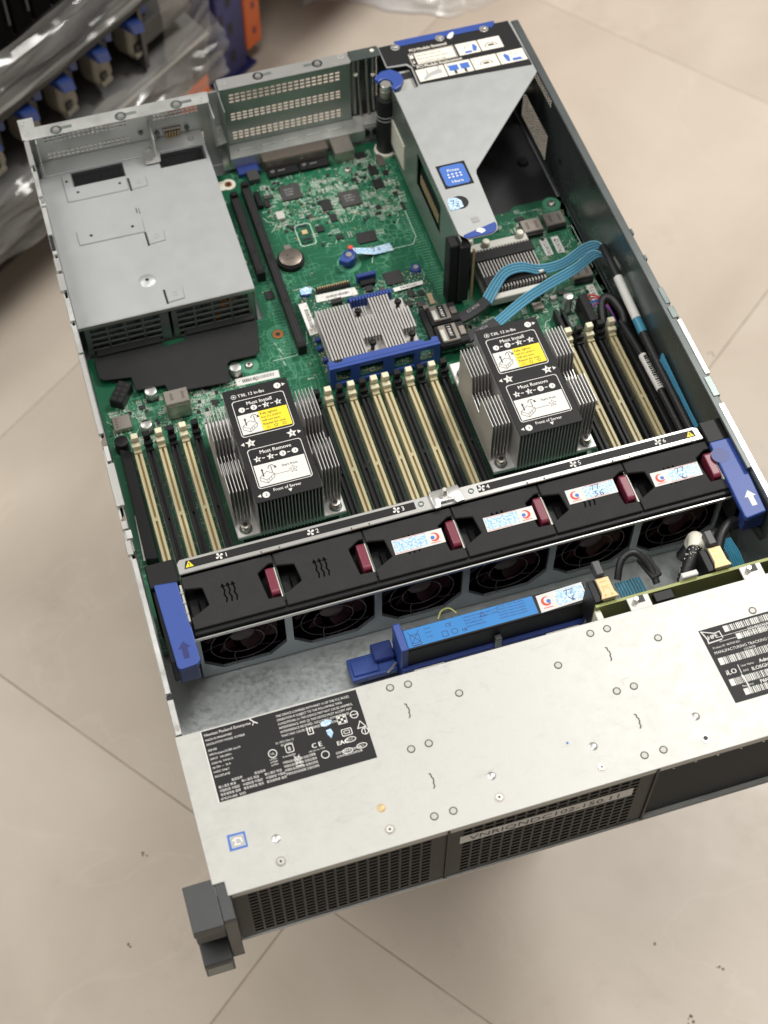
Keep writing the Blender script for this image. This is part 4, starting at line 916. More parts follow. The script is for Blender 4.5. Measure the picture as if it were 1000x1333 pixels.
    bq.stroke([(129 + q_*math.sin(math.pi*i/5), 299 + q_*math.cos(math.pi*i/5)) for i in range(10) for q_ in [(3.2 if i % 2 == 0 else 1.5)]], 0.25, closed=True); bq.text("4", 129, 297.8, 2.8, 0, 0, 1, 'c'); bq.stroke([(114.6,298),(126,298)], 0.3)
    for ox, oy in ((102.6, 339.2), (103.2, 291.6)):       # line drawing of a heat sink with a driver
        bq.stroke([(ox,oy+4),(ox+5,oy+0.5),(ox+11,oy+4.4),(ox+11.5,oy+7.4),(ox+6.4,oy+10.6),(ox+0.4,oy+6.6)], 0.35, closed=True)
        bq.stroke([(ox+0.4,oy+6.6),(ox+5.2,oy+3.2),(ox+11.5,oy+7.4)], 0.3); bq.stroke([(ox+5.2,oy+3.2),(ox+5,oy+0.5)], 0.3); bq.stroke([(ox+6.8,oy+2.4),(ox+6.8,oy+4.6)], 0.3); bq.stroke([(ox+8.6,oy+3.4),(ox+8.6,oy+5.6)], 0.3)
        bq.stroke([(ox+3.4,oy+7.2),(ox+3.4,oy+12)], 0.9); bq.flat([(ox+2.3,oy+12),(ox+4.5,oy+12),(ox+3.4,oy+14)]); bq.stroke([(ox+10.4,oy+9),(ox+10.4,oy+14)], 0.5)
        bq.stroke([(ox+8,oy+13),(ox+9,oy+15),(ox+11.6,oy+15.4),(ox+13,oy+13.6)], 0.5); bq.flat([(ox+13.6,oy+14.6),(ox+12.2,oy+12.2),(ox+14.4,oy+12)])
    mesh_obj("black_print", bq.v, bq.f, "black_print", lb)
    return t
heat_sink(0, "finned aluminium heat sink with black instruction plate, nearer the power supplies")
heat_sink(200.3, "finned aluminium heat sink with black instruction plate, below the blue ribbon cables")

# ================================================================== fan cage and six fan modules
FX = [29.2, 94.8, 160.4, 226.2, 291.8, 357.4, 423.6]
fg = thing("fan_cage", "black and steel fan cage spanning the chassis with blue end handles", "fan cage", (226, 215, 2))
# steel front face with an eight-sided opening for each fan
for i in range(6):
    x0, x1 = FX[i], FX[i+1]; cx = (x0+x1)/2; a, c, zc = 30.2, 17, 40
    outer = [(x0,8+c*0),(x0,zc-c),(x0,zc+c),(x0,71),(x1,71),(x1,zc+c),(x1,zc-c),(x1,2.4)]
    oc = [(cx-c,zc-a),(cx-a,zc-c),(cx-a,zc+c),(cx-c,zc+a),(cx+c,zc+a),(cx+a,zc+c),(cx+a,zc-c),(cx+c,zc-a)]
    ou = [(x0,2.4),(x0,zc-c),(x0,zc+c),(x0,71.4),(x1,71.4),(x1,zc+c),(x1,zc-c),(x1,2.4)]
    V = [(u,192,v) for u,v in ou] + [(u,192,v) for u,v in oc] + [(u,194.5,v) for u,v in oc]
    F = [(k,(k+1)%8,8+(k+1)%8,8+k) for k in range(8)] + [(8+k,8+(k+1)%8,16+(k+1)%8,16+k) for k in range(8)]
    MB().add(V, F).build("front_panel", "fan_steel", fg)
MB().box(28, 424.5, 184.4, 185.5, 70.6, 73.2).build("front_lip", "bright_steel", fg, 0.2)
MB().box(28, 424.5, 185.6, 195, 70.4, 72.0).build("lip_web", "black_plastic", fg)
MB().box(29, 424, 186.4, 194.6, 72.1, 75.6).build("front_step", "black_plastic", fg, 0.6)
rail = MB().prism([(29.4,233.6),(422,233.6),(421.2,243.4),(418,245.6),(32,245.6),(29.4,242.6)], 78.6, 80.4).build("top_rail", "bright_steel", fg, 0.5)
MB().box(31, 421, 244.2, 245.4, 8, 78.5).build("rear_web", "dark_steel", fg)
for i in range(1, 6): MB().box(FX[i]-0.9, FX[i]+0.9, 196, 233, 3, 75).build("divider", "dark_steel", fg)
rails = MB().prism([(34,237),(202.5,237),(202.5,243.2),(36,243.2)], 80.45, 80.6).build("rail_label", "label_black", fg)
railr = MB().prism([(249.5,237),(417.5,237),(417,243.2),(249.5,243.2)], 80.45, 80.6).build("rail_label", "label_black", fg)
for k, x in enumerate((59.6, 125.5, 188.6, 252.4, 322.5, 388.6)):
    q = MB(on_top(80.65))
    for a in range(4):
        b = R(30 + 90*a); q.flat([(x, 240.2), (x + 2.6*math.cos(b-0.45), 240.2 + 2.6*math.sin(b-0.45)), (x + 3.0*math.cos(b), 240.2 + 3.0*math.sin(b)), (x + 2.4*math.cos(b+0.4), 240.2 + 2.4*math.sin(b+0.4))], 0.002*a)
    q.text(str(k+1), x+3.6, 238.5, 5.0, 0, 0, 0.95, bold=0.15); mesh_obj("fan_number", q.v, q.f, "white_print", rails if k < 3 else railr)
for x, par in ((38, rails), (413.5, railr)):
    q = MB(on_top(80.65)); q.flat([(x-2.9,237.8),(x+2.9,237.8),(x,242.8)]); mesh_obj("warning_triangle", q.v, q.f, "yellow", par)
    q = MB(on_top(80.7)); q.rect(x-0.35, x+0.35, 239.3, 241.2); q.rect(x-0.35, x+0.35, 238.4, 239.0); mesh_obj("warning_mark", q.v, q.f, "black_print", par)
for x in (207, 244.5): MB().ring(x, 240, 80.4, 80.9, 1.5, 2.2, 18).build("rivet", "dark_steel", rail)
clip = MB().prism([(214,246.5),(236.5,247),(237.5,233),(231,232.6),(230,236),(220.5,236),(219.5,231.8),(214.6,232)], 80.5, 83.0).build("centre_clip", "bright_steel", fg, 0.8, 2, smooth=True)
MB().cyl(225, 242, 82.9, 88.5, 2.6, 16, 2.0).build("clip_pin", "screw_steel", clip, 0.4, smooth=True)
for i in range(1, 6):
    if i == 3: continue
    x = FX[i]; MB().tube([(x-6.5,235.2,80.6),(x-6.5,233,81.3),(x+6.5,233,81.3),(x+6.5,235.2,80.6)], 0.55, 6).build("wire_stop", "brown_metal", rail, smooth=True)
# handles
for side, (bx0, bx1, hx0, hx1, s) in enumerate(((7.6, 28.6, 10.6, 26.6, 1), (423.4, 449.2-8.2, 423.6, 441, -1))):
    MB().box(bx0, bx1, 228, 247.5, 4, 81.2).build("end_block", "black_plastic", fg, 0.8)
    MB().box(hx0-1.8 if s == 1 else hx0, hx1 if s == 1 else hx1-0.2, 170, 227.8, 50, 77.5).build("handle_bed", "black_plastic", fg, 0.5)
    hp = [(hx0,229.8),(hx1,228),(hx1+0.8,196),(hx1+1.6,190),(hx1+1.8,164.5),(hx1-1,162),(hx0+3.6,161),(hx0+1.6,163.4)] if s == 1 else [(hx0,228),(hx1+1,228),(hx1-2.6,161.5),(hx0-0.6,159.6),(hx0-2,162)]
    hd = MB().prism(hp, 77.6, 82.4).build("handle", "blue_plastic", fg, 0.9, 2)
    MB().box(min(p[0] for p in hp)+2, max(p[0] for p in hp)-2, 162.5, 176, 60, 77.5).build("handle_grip", "blue_dark", hd, 0.8)
    ax = 20 if s == 1 else 432.5
    q = MB(on_top(82.46)); q.flat([(ax-2,168),(ax+2,168),(ax+2,176),(ax+4.4,176),(ax,181.4),(ax-4.4,176),(ax-2,176)]); mesh_obj("arrow", q.v, q.f, "navy_ink" if s == 1 else "white_print", hd)
    if s == -1: MB().cyl(426.5, 215, 82.3, 82.5, 6.6, 28).build("thumb_dip", "blue_dark", hd)
MB().box(27.2, 29.0, 196, 226, 60, 80).build("side_spring", "smd_pale", fg, 0.4)
for k in range(3): MB().cyl(28, 203+8*k, 80, 81, 1.2, 10).build("rivet", "screw_steel", fg)

def wavy_arrow(q, x, y):
    q.stroke([(x,y),(x+0.7,y+3),(x-0.3,y+6),(x+0.6,y+9),(x,y+12.6)], 1.15); q.flat([(x-1.8,y+12),(x+1.8,y+12),(x,y+15.4)], 0.03)
fan_labels = ["black fan module nearest the left wall, arrows bare, number one", "black fan module, second along, arrows bare and no sticker", "third fan module with a pale blue sticker, left of the centre clip", "fourth fan module with a pale blue sticker and no handwriting", "fifth fan module whose sticker is handwritten 77 36", "sixth fan module at the right end with a handwritten sticker"]
for i in range(6):
    x0, x1 = FX[i]+0.5, FX[i+1]-0.5; cx = (x0+x1)/2
    t = thing("fan_module", fan_labels[i], "fan module", (cx, 214, 3), "hot-swap fan modules in the fan cage")
    MB().prism([(x0,232.6),(x0,223),(x0+12.6,220.6),(x0+14.2,206),(x0+2.4,200),(x0,200),(x0,189.8),(x1,189.8),(x1,198.2),(x1-10.4,198.6),(x1-12.6,220.4),(x1-4,225.6),(x1,225.6),(x1,232.6)], 75.7, 78.2).build("top_cover", "fan_plastic", t, 0.5)
    MB().box(x0+0.6, x1-0.6, 207.2, 232, 3, 60).build("housing", "black_plastic", t)
    MB().box(x0+0.6, x1-0.6, 195.2, 207.1, 57, 60).build("duct_roof", "ink_black", t); MB().box(x0+0.6, x1-0.6, 195.2, 207.1, 2.6, 9).build("duct_floor", "ink_black", t)
    for u0, u1 in ((x0+0.6, x0+2), (x1-2, x1-0.6)): MB().box(u0, u1, 195.2, 207.1, 9.1, 56.9).build("duct_side", "ink_black", t)
    MB().box(x0+1.5, x0+7.6, 203, 220, 60.1, 66).build("well_rib", "black_plastic", t, 0.4); MB().box(x0+8.4, x0+13, 207, 219, 60.1, 64).build("well_rib", "black_plastic", t, 0.4)
    lv = MB().xprism([(221.2,68),(221.2,79.8),(219,80.8),(202,80.4),(200.2,79),(200.2,68)], x1-7.4, x1-1.2).build("release_latch", "burgundy", t, 0.8, 2)
    MB().box(x1-1.1, x1-0.5, 197, 221, 76, 79.2).build("latch_edge", "ivory", lv)
    # rotor behind its ring guard
    zc = 39
    MB().ycyl(cx, zc, 206, 207, 29.6, 40).build("shroud", "ink_black", t)
    MB().ycyl(cx, zc, 198.5, 205, 8.6, 24, 9.4).build("hub", "fan_blade", t, 0.6, 2, smooth=True)
    b0 = MB()
    for k in range(7):
        a0 = 2*math.pi*k/7; v = []
        for s_ in range(5):
            r_ = 9 + 18.5*s_/4; aa = a0 + 0.10*s_
            v += [(cx + r_*math.cos(aa), 199.4, zc + r_*math.sin(aa)), (cx + r_*math.cos(aa+0.55), 204.6, zc + r_*math.sin(aa+0.55))]
        bl_ = MB().add(v, [(2*s_,2*s_+1,2*s_+3,2*s_+2) for s_ in range(4)]).build("blade", "fan_blade", t)
    for r_ in (14.5, 24): MB().tube([(cx + r_*math.cos(k*math.pi/16), 193.4, zc + r_*math.sin(k*math.pi/16)) for k in range(33)], 0.42, 6).build("guard_ring", "fan_wire", t, smooth=True)
    for k in range(5): a0 = 2*math.pi*k/5 + 0.3; MB().tube([(cx + r_*math.cos(a0 + (r_-9)*0.02), 193.7, zc + r_*math.sin(a0 + (r_-9)*0.02)) for r_ in (14, 20, 26, 30)], 0.4, 6).build("guard_spoke", "fan_wire", t, smooth=True)
    q = MB(on_top(78.26)); ay = 204.6
    for k in range(3): wavy_arrow(q, cx-6+3.6*k, ay)
    mesh_obj("airflow_arrows", q.v, q.f, "ink_black", t)
    if i >= 2:
        sx0, sy0 = {2: (177.4,206), 3: (245,204.8), 4: (308.6,209.4), 5: (372.6,205.4)}[i]
        st_ = MB().prism([(sx0,sy0),(sx0+37,sy0),(sx0+37.2,sy0+11.8),(sx0+0.4,sy0+12)], 78.4, 78.52).build("warranty_sticker", "paper_white", t)
        lo = sx0 + (30.5 if i < 4 else 6.2); bx0_, bx1_ = (sx0+0.8, sx0+25) if i < 4 else (sx0+13, sx0+36.4)
        q = MB(on_top(78.55)); q.rect(bx0_, bx1_, sy0+1.4, sy0+11); mesh_obj("sticker_panel", q.v, q.f, "sticker_blue", st_)
        q = MB(on_top(78.56)); sgn = 1 if i < 4 else -1
        q.flat([(lo + sgn*3.6*math.cos(R(a)), sy0+6.2+3.6*math.sin(R(a))) for a in range(-140, 121, 20)] + [(lo + sgn*(-0.9+2.6*math.cos(R(a))), sy0+6.6+2.6*math.sin(R(a))) for a in range(110, -131, -20)])
        q.stroke([(lo-3.4+0.85*k, sy0+1.5+(0.5 if k % 2 else 0)) for k in range(9)], 0.45)
        q.stroke([(bx0_,sy0+0.7),(bx1_-6,sy0+0.7)], 0.3); q.stroke([(bx0_+2,sy0+11.4),(bx1_,sy0+11.4)], 0.25); mesh_obj("sticker_logo", q.v, q.f, "red_print", st_)
        q = MB(on_top(78.6)); q.disc(lo - sgn*1.4, sy0+6.0, 1.5, 0, 12); mesh_obj("sticker_dot", q.v, q.f, "blue_print", st_)
        if i >= 4:
            q = MB(on_top(78.62)); bx = sx0+19
            q.stroke([(bx,sy0+10.4),(bx+2.6,sy0+10.6),(bx+1.0,sy0+6.8)], 0.5); q.stroke([(bx+3.6,sy0+10.6),(bx+6.4,sy0+10.8),(bx+4.6,sy0+7)], 0.5)
            if i == 4: q.stroke([(bx+1,sy0+5),(bx+3,sy0+5.4),(bx+2,sy0+3.6),(bx+3.4,sy0+2.4),(bx+1,sy0+1.2)], 0.5); q.stroke([(bx+7.4,sy0+5.4),(bx+5.2,sy0+3.6),(bx+5.6,sy0+1.4),(bx+7.6,sy0+1.8),(bx+6.8,sy0+3.2),(bx+5.4,sy0+2.8)], 0.5)
            else: q.stroke([(bx+1,sy0+4.4),(bx+2.6,sy0+2),(bx+4,sy0+1)], 0.5); q.stroke([(bx+4.6,sy0+5),(bx+3,sy0+2.6),(bx+4.8,sy0+1),(bx+6.4,sy0+2)], 0.5)
            mesh_obj("handwriting", q.v, q.f, "navy_ink", st_)

# ================================================================== riser cage
rc = thing("riser_cage", "grey steel riser cage with black and blue instruction label at the back corner", "riser cage", (375, 585, 2))
MB().prism([(315.5,701.5),(436.5,701.5),(440,692),(440,634.5),(439,632),(350,535.5),(348.6,531),(346.6,474),(344.6,467.5),(339,464.6),(319,464.6),(313,472),(312.6,642.5),(333,643.2),(334.8,645),(335.6,668),(333,672.4),(315.2,674)], 85.0, 86.2).build("top_plate", "psu_steel", rc, 0.35)
MB().box(315, 335.4, 645, 672, 80, 81).build("notch_floor", "cover_steel", rc, 0.3)
MB().box(318, 334.6, 661, 668.5, 81.1, 81.8).build("notch_slot", "deep_black", rc)
xs = [473, 508, 577, 660]; zs_ = [14, 42, 76, 84.9]
MB().plate([465, 515, 578, 668], [14, 40, 76, 84.9], lambda i, j: i == 1 and j == 1, 312.6, 313.6, lambda u, v, q: (q, u, v)).build("side_plate", "panel_steel", rc)
MB().box(317, 319, 480, 640, 12, 80).build("riser_card", "pcb_card", rc)
MB().box(314.4, 316.8, 520, 574, 44, 58).build("card_socket", "black_plastic", rc, 0.3)
for k in range(14): MB().box(314.0, 314.4, 524+3.5*k, 525.6+3.5*k, 46, 56).build("socket_contact", "gold", rc)
MB().box(311.7, 312.5, 612, 648, 24, 52).build("side_sticker", "ivory", rc)
MB().box(314.4, 436.5, 700.2, 701.4, 3, 84.9).build("rear_face", "dark_steel", rc)
MB().prism([(316.2,700.8),(436,700.8),(437.4,642),(437,640.6),(336.4,645.6),(336.8,669),(333.6,674),(316.2,675.2)], 86.25, 86.4).build("label_sheet", "label_black", rc)
MB().prism([(331,697),(333,696.4),(420,696.4),(423.6,700.4),(424,704),(331,704)], 86.45, 86.9).build("blue_strip", "blue_plastic", rc, 0.3)
for x in (330, 371, 412):
    s = MB().cyl(x, 696, 86.5, 87.0, 4.0, 22).build("screw_seat", "bright_steel", rc, smooth=True); MB().cyl(x, 696, 87.0, 88.6, 2.8, 18, 2.0).build("screw", "screw_steel", s, 0.3, 2, smooth=True)
q = MB(on_top(86.95)); q.flat([(377,694.6),(379,692.4),(382,693.6),(384.4,697.6),(385,700.6),(381.6,700),(378.8,697.6)]); mesh_obj("lever_mark", q.v, q.f, "white_print", rc)
lq = MB(on_top(86.46)); lq.text("PCI Module Removal", 340.4, 687.0, 5.0, 0, 0, 0.80, bold=0.2); lq.text("PCI Module Replacement", 340.4, 664.9, 5.0, 0, 0, 0.80, bold=0.2)
lq.rrect(338, 379, 669, 684.6, 0.8, 0.4); lq.rect(343, 378, 670, 683.6); lq.rect(338.8, 341.6, 678.4, 682.6); lq.flat([(339,673.6),(341.4,673.6),(340.2,671.4)]); lq.rect(339.9, 340.5, 673.6, 676)
for x0, x1, y0, y1 in ((381,400.6,669.6,684.4),(401.6,421.6,669.6,684.4),(338,363,648.4,663.4),(364,387,648.4,663.4),(388,411,648.4,663.4),(412,436,648.4,663.4)): lq.rect(x0, x1, y0, y1)
mesh_obj("white_print", lq.v, lq.f, "warm_print", rc)
lq = MB(on_top(86.5))
for k, s in enumerate(["Shut down server and", "disconnect all power before", "removing PCI riser cage."]): lq.text(s, 344, 679.6 - 4.3*k, 3.1, 0, 0, 0.82)
for s, x, y in (("1",382.5,680.6),("2",403,680.6),("1",339.4,659.6),("2",365.4,659.6),("3",389.4,659.6),("4",413.4,659.6)): lq.text(s, x, y, 3.2)
for cx, cy in ((411.5,674.5),(400,653.5)): lq.stroke([(cx + 5.6*math.cos(R(a)), cy + 4*math.sin(R(a))) for a in range(0, 181, 20)], 0.6); lq.rect(cx-2.5, cx+2.5, cy, cy+2); lq.stroke([(cx-5.6,cy),(cx+5.6,cy)], 0.4)
lq.stroke([(387,676),(389,680),(393,681.6)], 0.4); lq.stroke([(421,658),(425,660),(429,658)], 0.4); lq.stroke([(347,656),(347,661)], 0.6); lq.stroke([(358,658),(358,663)], 0.6)
lq.rect(370, 372.4, 649, 654); lq.rect(379, 381.4, 649, 654); mesh_obj("black_print", lq.v, lq.f, "black_print", rc)
lq = MB(on_top(86.52)); lq.flat([(386,671),(393,671),(393,673.6),(387,673.6)]); lq.flat([(394,672.6),(396.6,671.4),(399,676.4),(397.6,680.4),(395.4,680.6)]); lq.rect(366.6, 375, 653.4, 660.4); lq.rect(377, 385, 653.4, 660.4); lq.flat([(418,651),(420.8,650),(421.6,657),(419,661),(416.8,659)]); lq.flat([(423,650),(432,650),(431,653.4),(423.6,653.4)]); mesh_obj("blue_print", lq.v, lq.f, "blue_print", rc)
lq = MB(on_top(86.53)); lq.flat([(341,650),(346,656),(357,659.5),(360,658),(360,654),(349,652.6),(344,649.4)]); mesh_obj("grey_print", lq.v, lq.f, "grey_print", rc)
pp = MB().prism([(318.6,548.4),(318.6,521.6),(343.4,521.6),(343.4,548.4)], 86.25, 86.4).build("press_label", "label_black", rc)
q = MB(on_top(86.45)); q.rrect(320.6, 341.4, 523.6, 546.4, 3, 10.3); q.rect(324, 338, 526, 544, 0.004); mesh_obj("blue_panel", q.v, q.f, "blue_print", pp)
q = MB(on_top(86.5)); q.text("Press", 331, 539.2, 4.4, 0, 0, 1.1, 'c', bold=0.2); q.text("Here", 331, 526.4, 4.4, 0, 0, 1.1, 'c', bold=0.2)
for i in range(4):
    for j in range(2): q.disc(325.8 + 3.4*i, 533.2 + 3*j, 0.95, 0.0, 10)
mesh_obj("lettering", q.v, q.f, "white_print", pp)
MB().cyl(325, 504.5, 86.2, 86.35, 7.2, 30).build("finger_hole", "deep_black", rc)
q = MB(on_top(86.6)); q.flat([(315,497.6),(322,497.8),(326.6,499),(326.8,506),(324,510),(317.6,511),(315.4,508)]); sk2 = mesh_obj("warranty_sticker", q.v, q.f, "sticker_blue", rc)
q = MB(on_top(86.66)); q.stroke([(318,507.4),(321,507.8),(319.4,504.4)], 0.6); q.stroke([(321.4,504),(323.6,503),(321,501),(323.4,500)], 0.6); mesh_obj("handwriting", q.v, q.f, "navy_ink", sk2)
MB().prism([(316,466.4),(320,465),(339,465),(343.6,467.8),(345.4,473),(345,476),(316.6,469.6)], 86.3, 86.9).build("blue_foot", "blue_plastic", rc, 0.3)
q = MB(on_top(86.95)); q.flat([(327,470.4),(331,467),(335,468.6),(334,471.6),(330,473.4)]); mesh_obj("lever_mark", q.v, q.f, "white_print", rc)
MB().box(328, 334, 480, 485.6, 86.2, 86.6).build("tab_window", "bright_steel", rc)
MB().box(303.5, 311.5, 464, 476.5, 12, 82).build("card_end_guide", "black_plastic", rc, 0.8)
MB().box(311.6, 321, 462.5, 476.5, 14, 80).build("card_end_guide", "black_matte", rc, 0.8)
MB().box(323, 324.6, 462, 464.4, 14, 74).build("card_edge", "pcb_tan", rc)
# locking post with blue lever
po = thing("locking_post", "black upright post with a blue swivel lever on top", "locking post", (308.5, 655, 9))
MB().cyl(308.5, 655, 12.2, 72, 8.2, 28).build("column", "black_plastic", po, 0.6, 2, smooth=True)
MB().cyl(308.5, 655, 9.1, 12.1, 10.2, 28).build("foot_ring", "ivory", po, 0.4, smooth=True)
MB().ring(308.5, 655, 54, 54.6, 8.25, 8.5, 28).build("seam_ring", "grey_print", po); MB().ring(308.5, 655, 50, 50.6, 8.25, 8.5, 28).build("seam_ring", "grey_print", po)
MB().cyl(308.5, 655, 72.1, 81, 5.2, 24).build("neck", "tin", po, 0.3, smooth=True)
MB().cyl(308.5, 655, 81.1, 86.5, 4.6, 24).build("pin_head", "screw_steel", po, 0.4, smooth=True)
arc = [(308.5 + 6*math.cos(R(a)), 655 + 6*math.sin(R(a))) for a in range(-60, 141, 20)]
MB().prism(arc + [(301,664.5),(309,671),(318,671.6),(325,664),(325.4,656),(321,649),(314.6,645.6)], 82, 86.8).build("lever", "blue_plastic", po, 1.0, 2)

# ================================================================== storage controller card
cd = thing("controller_card", "green storage controller card with silver finned cooler and blue carrier", "controller card", (240, 455, 9))
CZ = 17.0
MB().prism([(185,411),(280,411),(281,414),(303,414),(303,456),(296,460),(296,497),(283,509),(258,509),(256,505),(187,505),(185,500)], 15.4, CZ).build("card_board", "pcb_card", cd)
for x, y in ((190,418),(292,420),(200,500),(290,500)): MB().cyl(x, y, 9.2, 15.3, 2.4, 10).build("standoff", "tin", cd)
MB().box(191, 266.5, 418, 474, 19.5, 24).build("cooler_base", "raid_fin", cd, 0.3)
for k in range(30):
    x = 192.2 + 2.54*k
    if x < 222: segs = [(418.6,472)]
    elif 222 <= x < 236 or 254 <= x: segs = [(434.5,457)]
    else: segs = [(418.6,474)]
    for a, b in segs: MB().box(x-0.7, x+0.7, a, b, 23.8, 34 if x < 222 else 32.5).build("cooler_fin", "raid_fin", cd)
for k in range(5): MB().box(224+2.2*k, 224.9+2.2*k, 457.2, 472, 22.3, 27).build("cooler_fin", "raid_fin", cd)
for x, y in ((226,463.5),(260,463.5),(228,428.5),(261,428)):
    p = MB().cyl(x, y, 22.4, 31, 1.7, 12).build("push_pin", "black_plastic", cd, smooth=True); MB().cyl(x, y, 31, 34, 3.2, 18, 2.4).build("pin_head", "black_plastic", p, 0.7, 2, smooth=True)
for k in range(14): MB().box(222.5+2.6*k, 224.3+2.6*k, 474.3, 477, 22.5, 33).build("clip_tooth", "blue_plastic", cd)
MB().box(221, 259, 477, 478.4, 20, 33).build("clip_bar", "blue_dark", cd)
# blue carrier along the front edge, four windows
MB().plate([186.5, 191.5, 204, 211.5, 231, 240, 257, 262, 273.5, 278.5], [12, 15.5, 31.5, 36.2], lambda i, j: j == 1 and i in (1, 3, 5, 7), 408.6, 411.2, lambda u, v, q: (u, q, v)).build("carrier_face", "blue_plastic", cd)
MB().prism([(186.5,411.3),(278.5,411.3),(278.5,417),(274,417.5),(272,414.6),(267,414.6),(265,417.5),(200,417.5),(198,414.6),(193,414.6),(191,417.5),(186.5,417)], 33.4, 36.2).build("carrier_top", "blue_plastic", cd, 0.5)
for x in (186.5, 205.6, 234, 257.6, 276.2): MB().box(x, x+2.3, 411.3, 417.4, 17.1, 33.3).build("carrier_rib", "blue_dark", cd, 0.3)
for x, y, lx, ly, h, m in ((268,501,15,14,1.6,"chip"),(245,498,6.5,11,2,"chip"),(215,489,9,5,4,"chip"),(277,480,5,7,1.8,"chip"),(285,478,5,5,1.6,"chip"),(281,466,6,6,3,"chip_grey"),(284,461,5,5,3,"tin"),(272,470,5,6,2,"chip"),(283,488,7,4,1.5,"chip"),(255,492,4,5,1.5,"chip_grey"),(291,470,4,12,1.5,"smd_tan")):
    MB().cbox(x, y, CZ+0.05, lx, ly, h).build("chip", m, cd, 0.15)
for x, y in ((188.6,454),(188,445),(189,432)): MB().cbox(x, y, CZ+0.05, 4.2, 3.6, 4.6).build("blue_block", "blue_dark", cd, 0.5)
MB().box(237, 254, 504.4, 508.4, 17.1, 25).build("latch_hook", "blue_dark", cd, 0.6); MB().box(239, 252, 498.6, 504.2, 17.1, 21).build("hook_base", "black_plastic", cd, 0.5)
hdr = MB().box(202, 231, 503, 508, CZ+0.05, 20).build("pin_header", "black_plastic", cd, 0.3)
for k in range(14): MB().box(203+2*k, 203.9+2*k, 504.8, 506.2, 20, 22.4).build("header_pin", "gold", hdr)
def paper(poly, z, par, horiz, seed, bars):
    p = MB().prism(poly, z, z+0.15).build("bar_code_label", "paper_white", par); q = MB(on_top(z+0.2)); r = random.Random(seed); a, b, c0, c1 = bars; t = a
    while t < b:
        k = r.choice((0.3, 0.5, 0.8))
        q.flat([(t,c0),(t+k,c0),(t+k,c1),(t,c1)] if horiz else [(c0,t),(c1,t),(c1,t+k),(c0,t+k)]); t += k + r.choice((0.4, 0.6))
    mesh_obj("bar_code", q.v, q.f, "black_print", p)
paper([(184.6,462),(192,463),(191,497.4),(184,497)], CZ+0.1, cd, False, 8, (470,490,187,190))
paper([(199.4,494.6),(235,493.2),(234,501.4),(200,502.4)], CZ+0.1, cd, True, 9, (208,228,496.4,499))
paper([(264,485.2),(289.4,486.4),(290,490.4),(264,489.4)], CZ+1.9, cd, True, 10, (270,284,486.8,488.6))
cq = MB(); r = random.Random(31)
for k in range(300):
    x, y = r.choice(((r.uniform(264,300), r.uniform(458,505)), (r.uniform(187,260), r.uniform(476,504)), (r.uniform(186,191), r.uniform(415,470)), (r.uniform(192,276), r.uniform(411.6,416))))
    if x > 295 and y > 458: continue
    cq.cbox(x, y, CZ+0.02, r.choice((0.8,1.2,1.6)), r.choice((0.5,0.7)), 0.6, r.choice((0, math.pi/2)))
cq.build("small_part", "smd_tan", cd, kind="stuff")
cq = MB()
for k in range(260):
    x, y = r.choice(((r.uniform(264,294), r.uniform(458,503)), (r.uniform(187,260), r.uniform(476,504))))
    cq.cbox(x, y, CZ+0.02, r.choice((0.6,1.0,1.4)), r.choice((0.4,0.6)), 0.3, r.choice((0, math.pi/2)))
cq.build("solder_pad", "smd_pale", cd, kind="stuff")
MB().box(276, 281, 412.2, 458, CZ+0.05, 23).build("cable_header", "black_plastic", cd, 0.4)
def sas_plug(y0, y1, text, label, z):
    t = thing("cable_plug", label, "cable plug", (294, (y0+y1)/2, CZ), "cable plugs on the controller card")
    MB().box(281.2, 306, y0, y1, z-6.6, z-1.0).build("plug_body", "black_matte", t, 0.8)
    MB().box(283.4, 298.6, y0+1.4, y1-2, z-1.1, z+1.4).build("metal_shell", "tin", t, 0.6)
    MB().box(283.8, 287.6, y0+2, y1-7, z+1.45, z+2.2).build("shell_spring", "smd_pale", t, 0.4)
    MB().box(300, 305, y0+6, y1-6, z-1.0, z+0.6).build("release_tab", "tin", t, 0.5)
    tg = MB().box(289.2, 295.2, y0+3, y1-3, z+1.45, z+1.6).build("port_tag", "label_black", t)
    q = MB(on_top(z+1.66)); q.text(text, 290.9, y1-4.4, 3.3, 0, -math.pi/2, 1.0, bold=0.15); mesh_obj("lettering", q.v, q.f, "white_print", tg)
    return t
sas_plug(437, 456.4, "1 PORT", "metal cable plug on the controller card, the one farther from the heat sink", 26)
sas_plug(413, 434.4, "1 PORT", "metal cable plug on the controller card, the one touching the heat sink corner", 27)

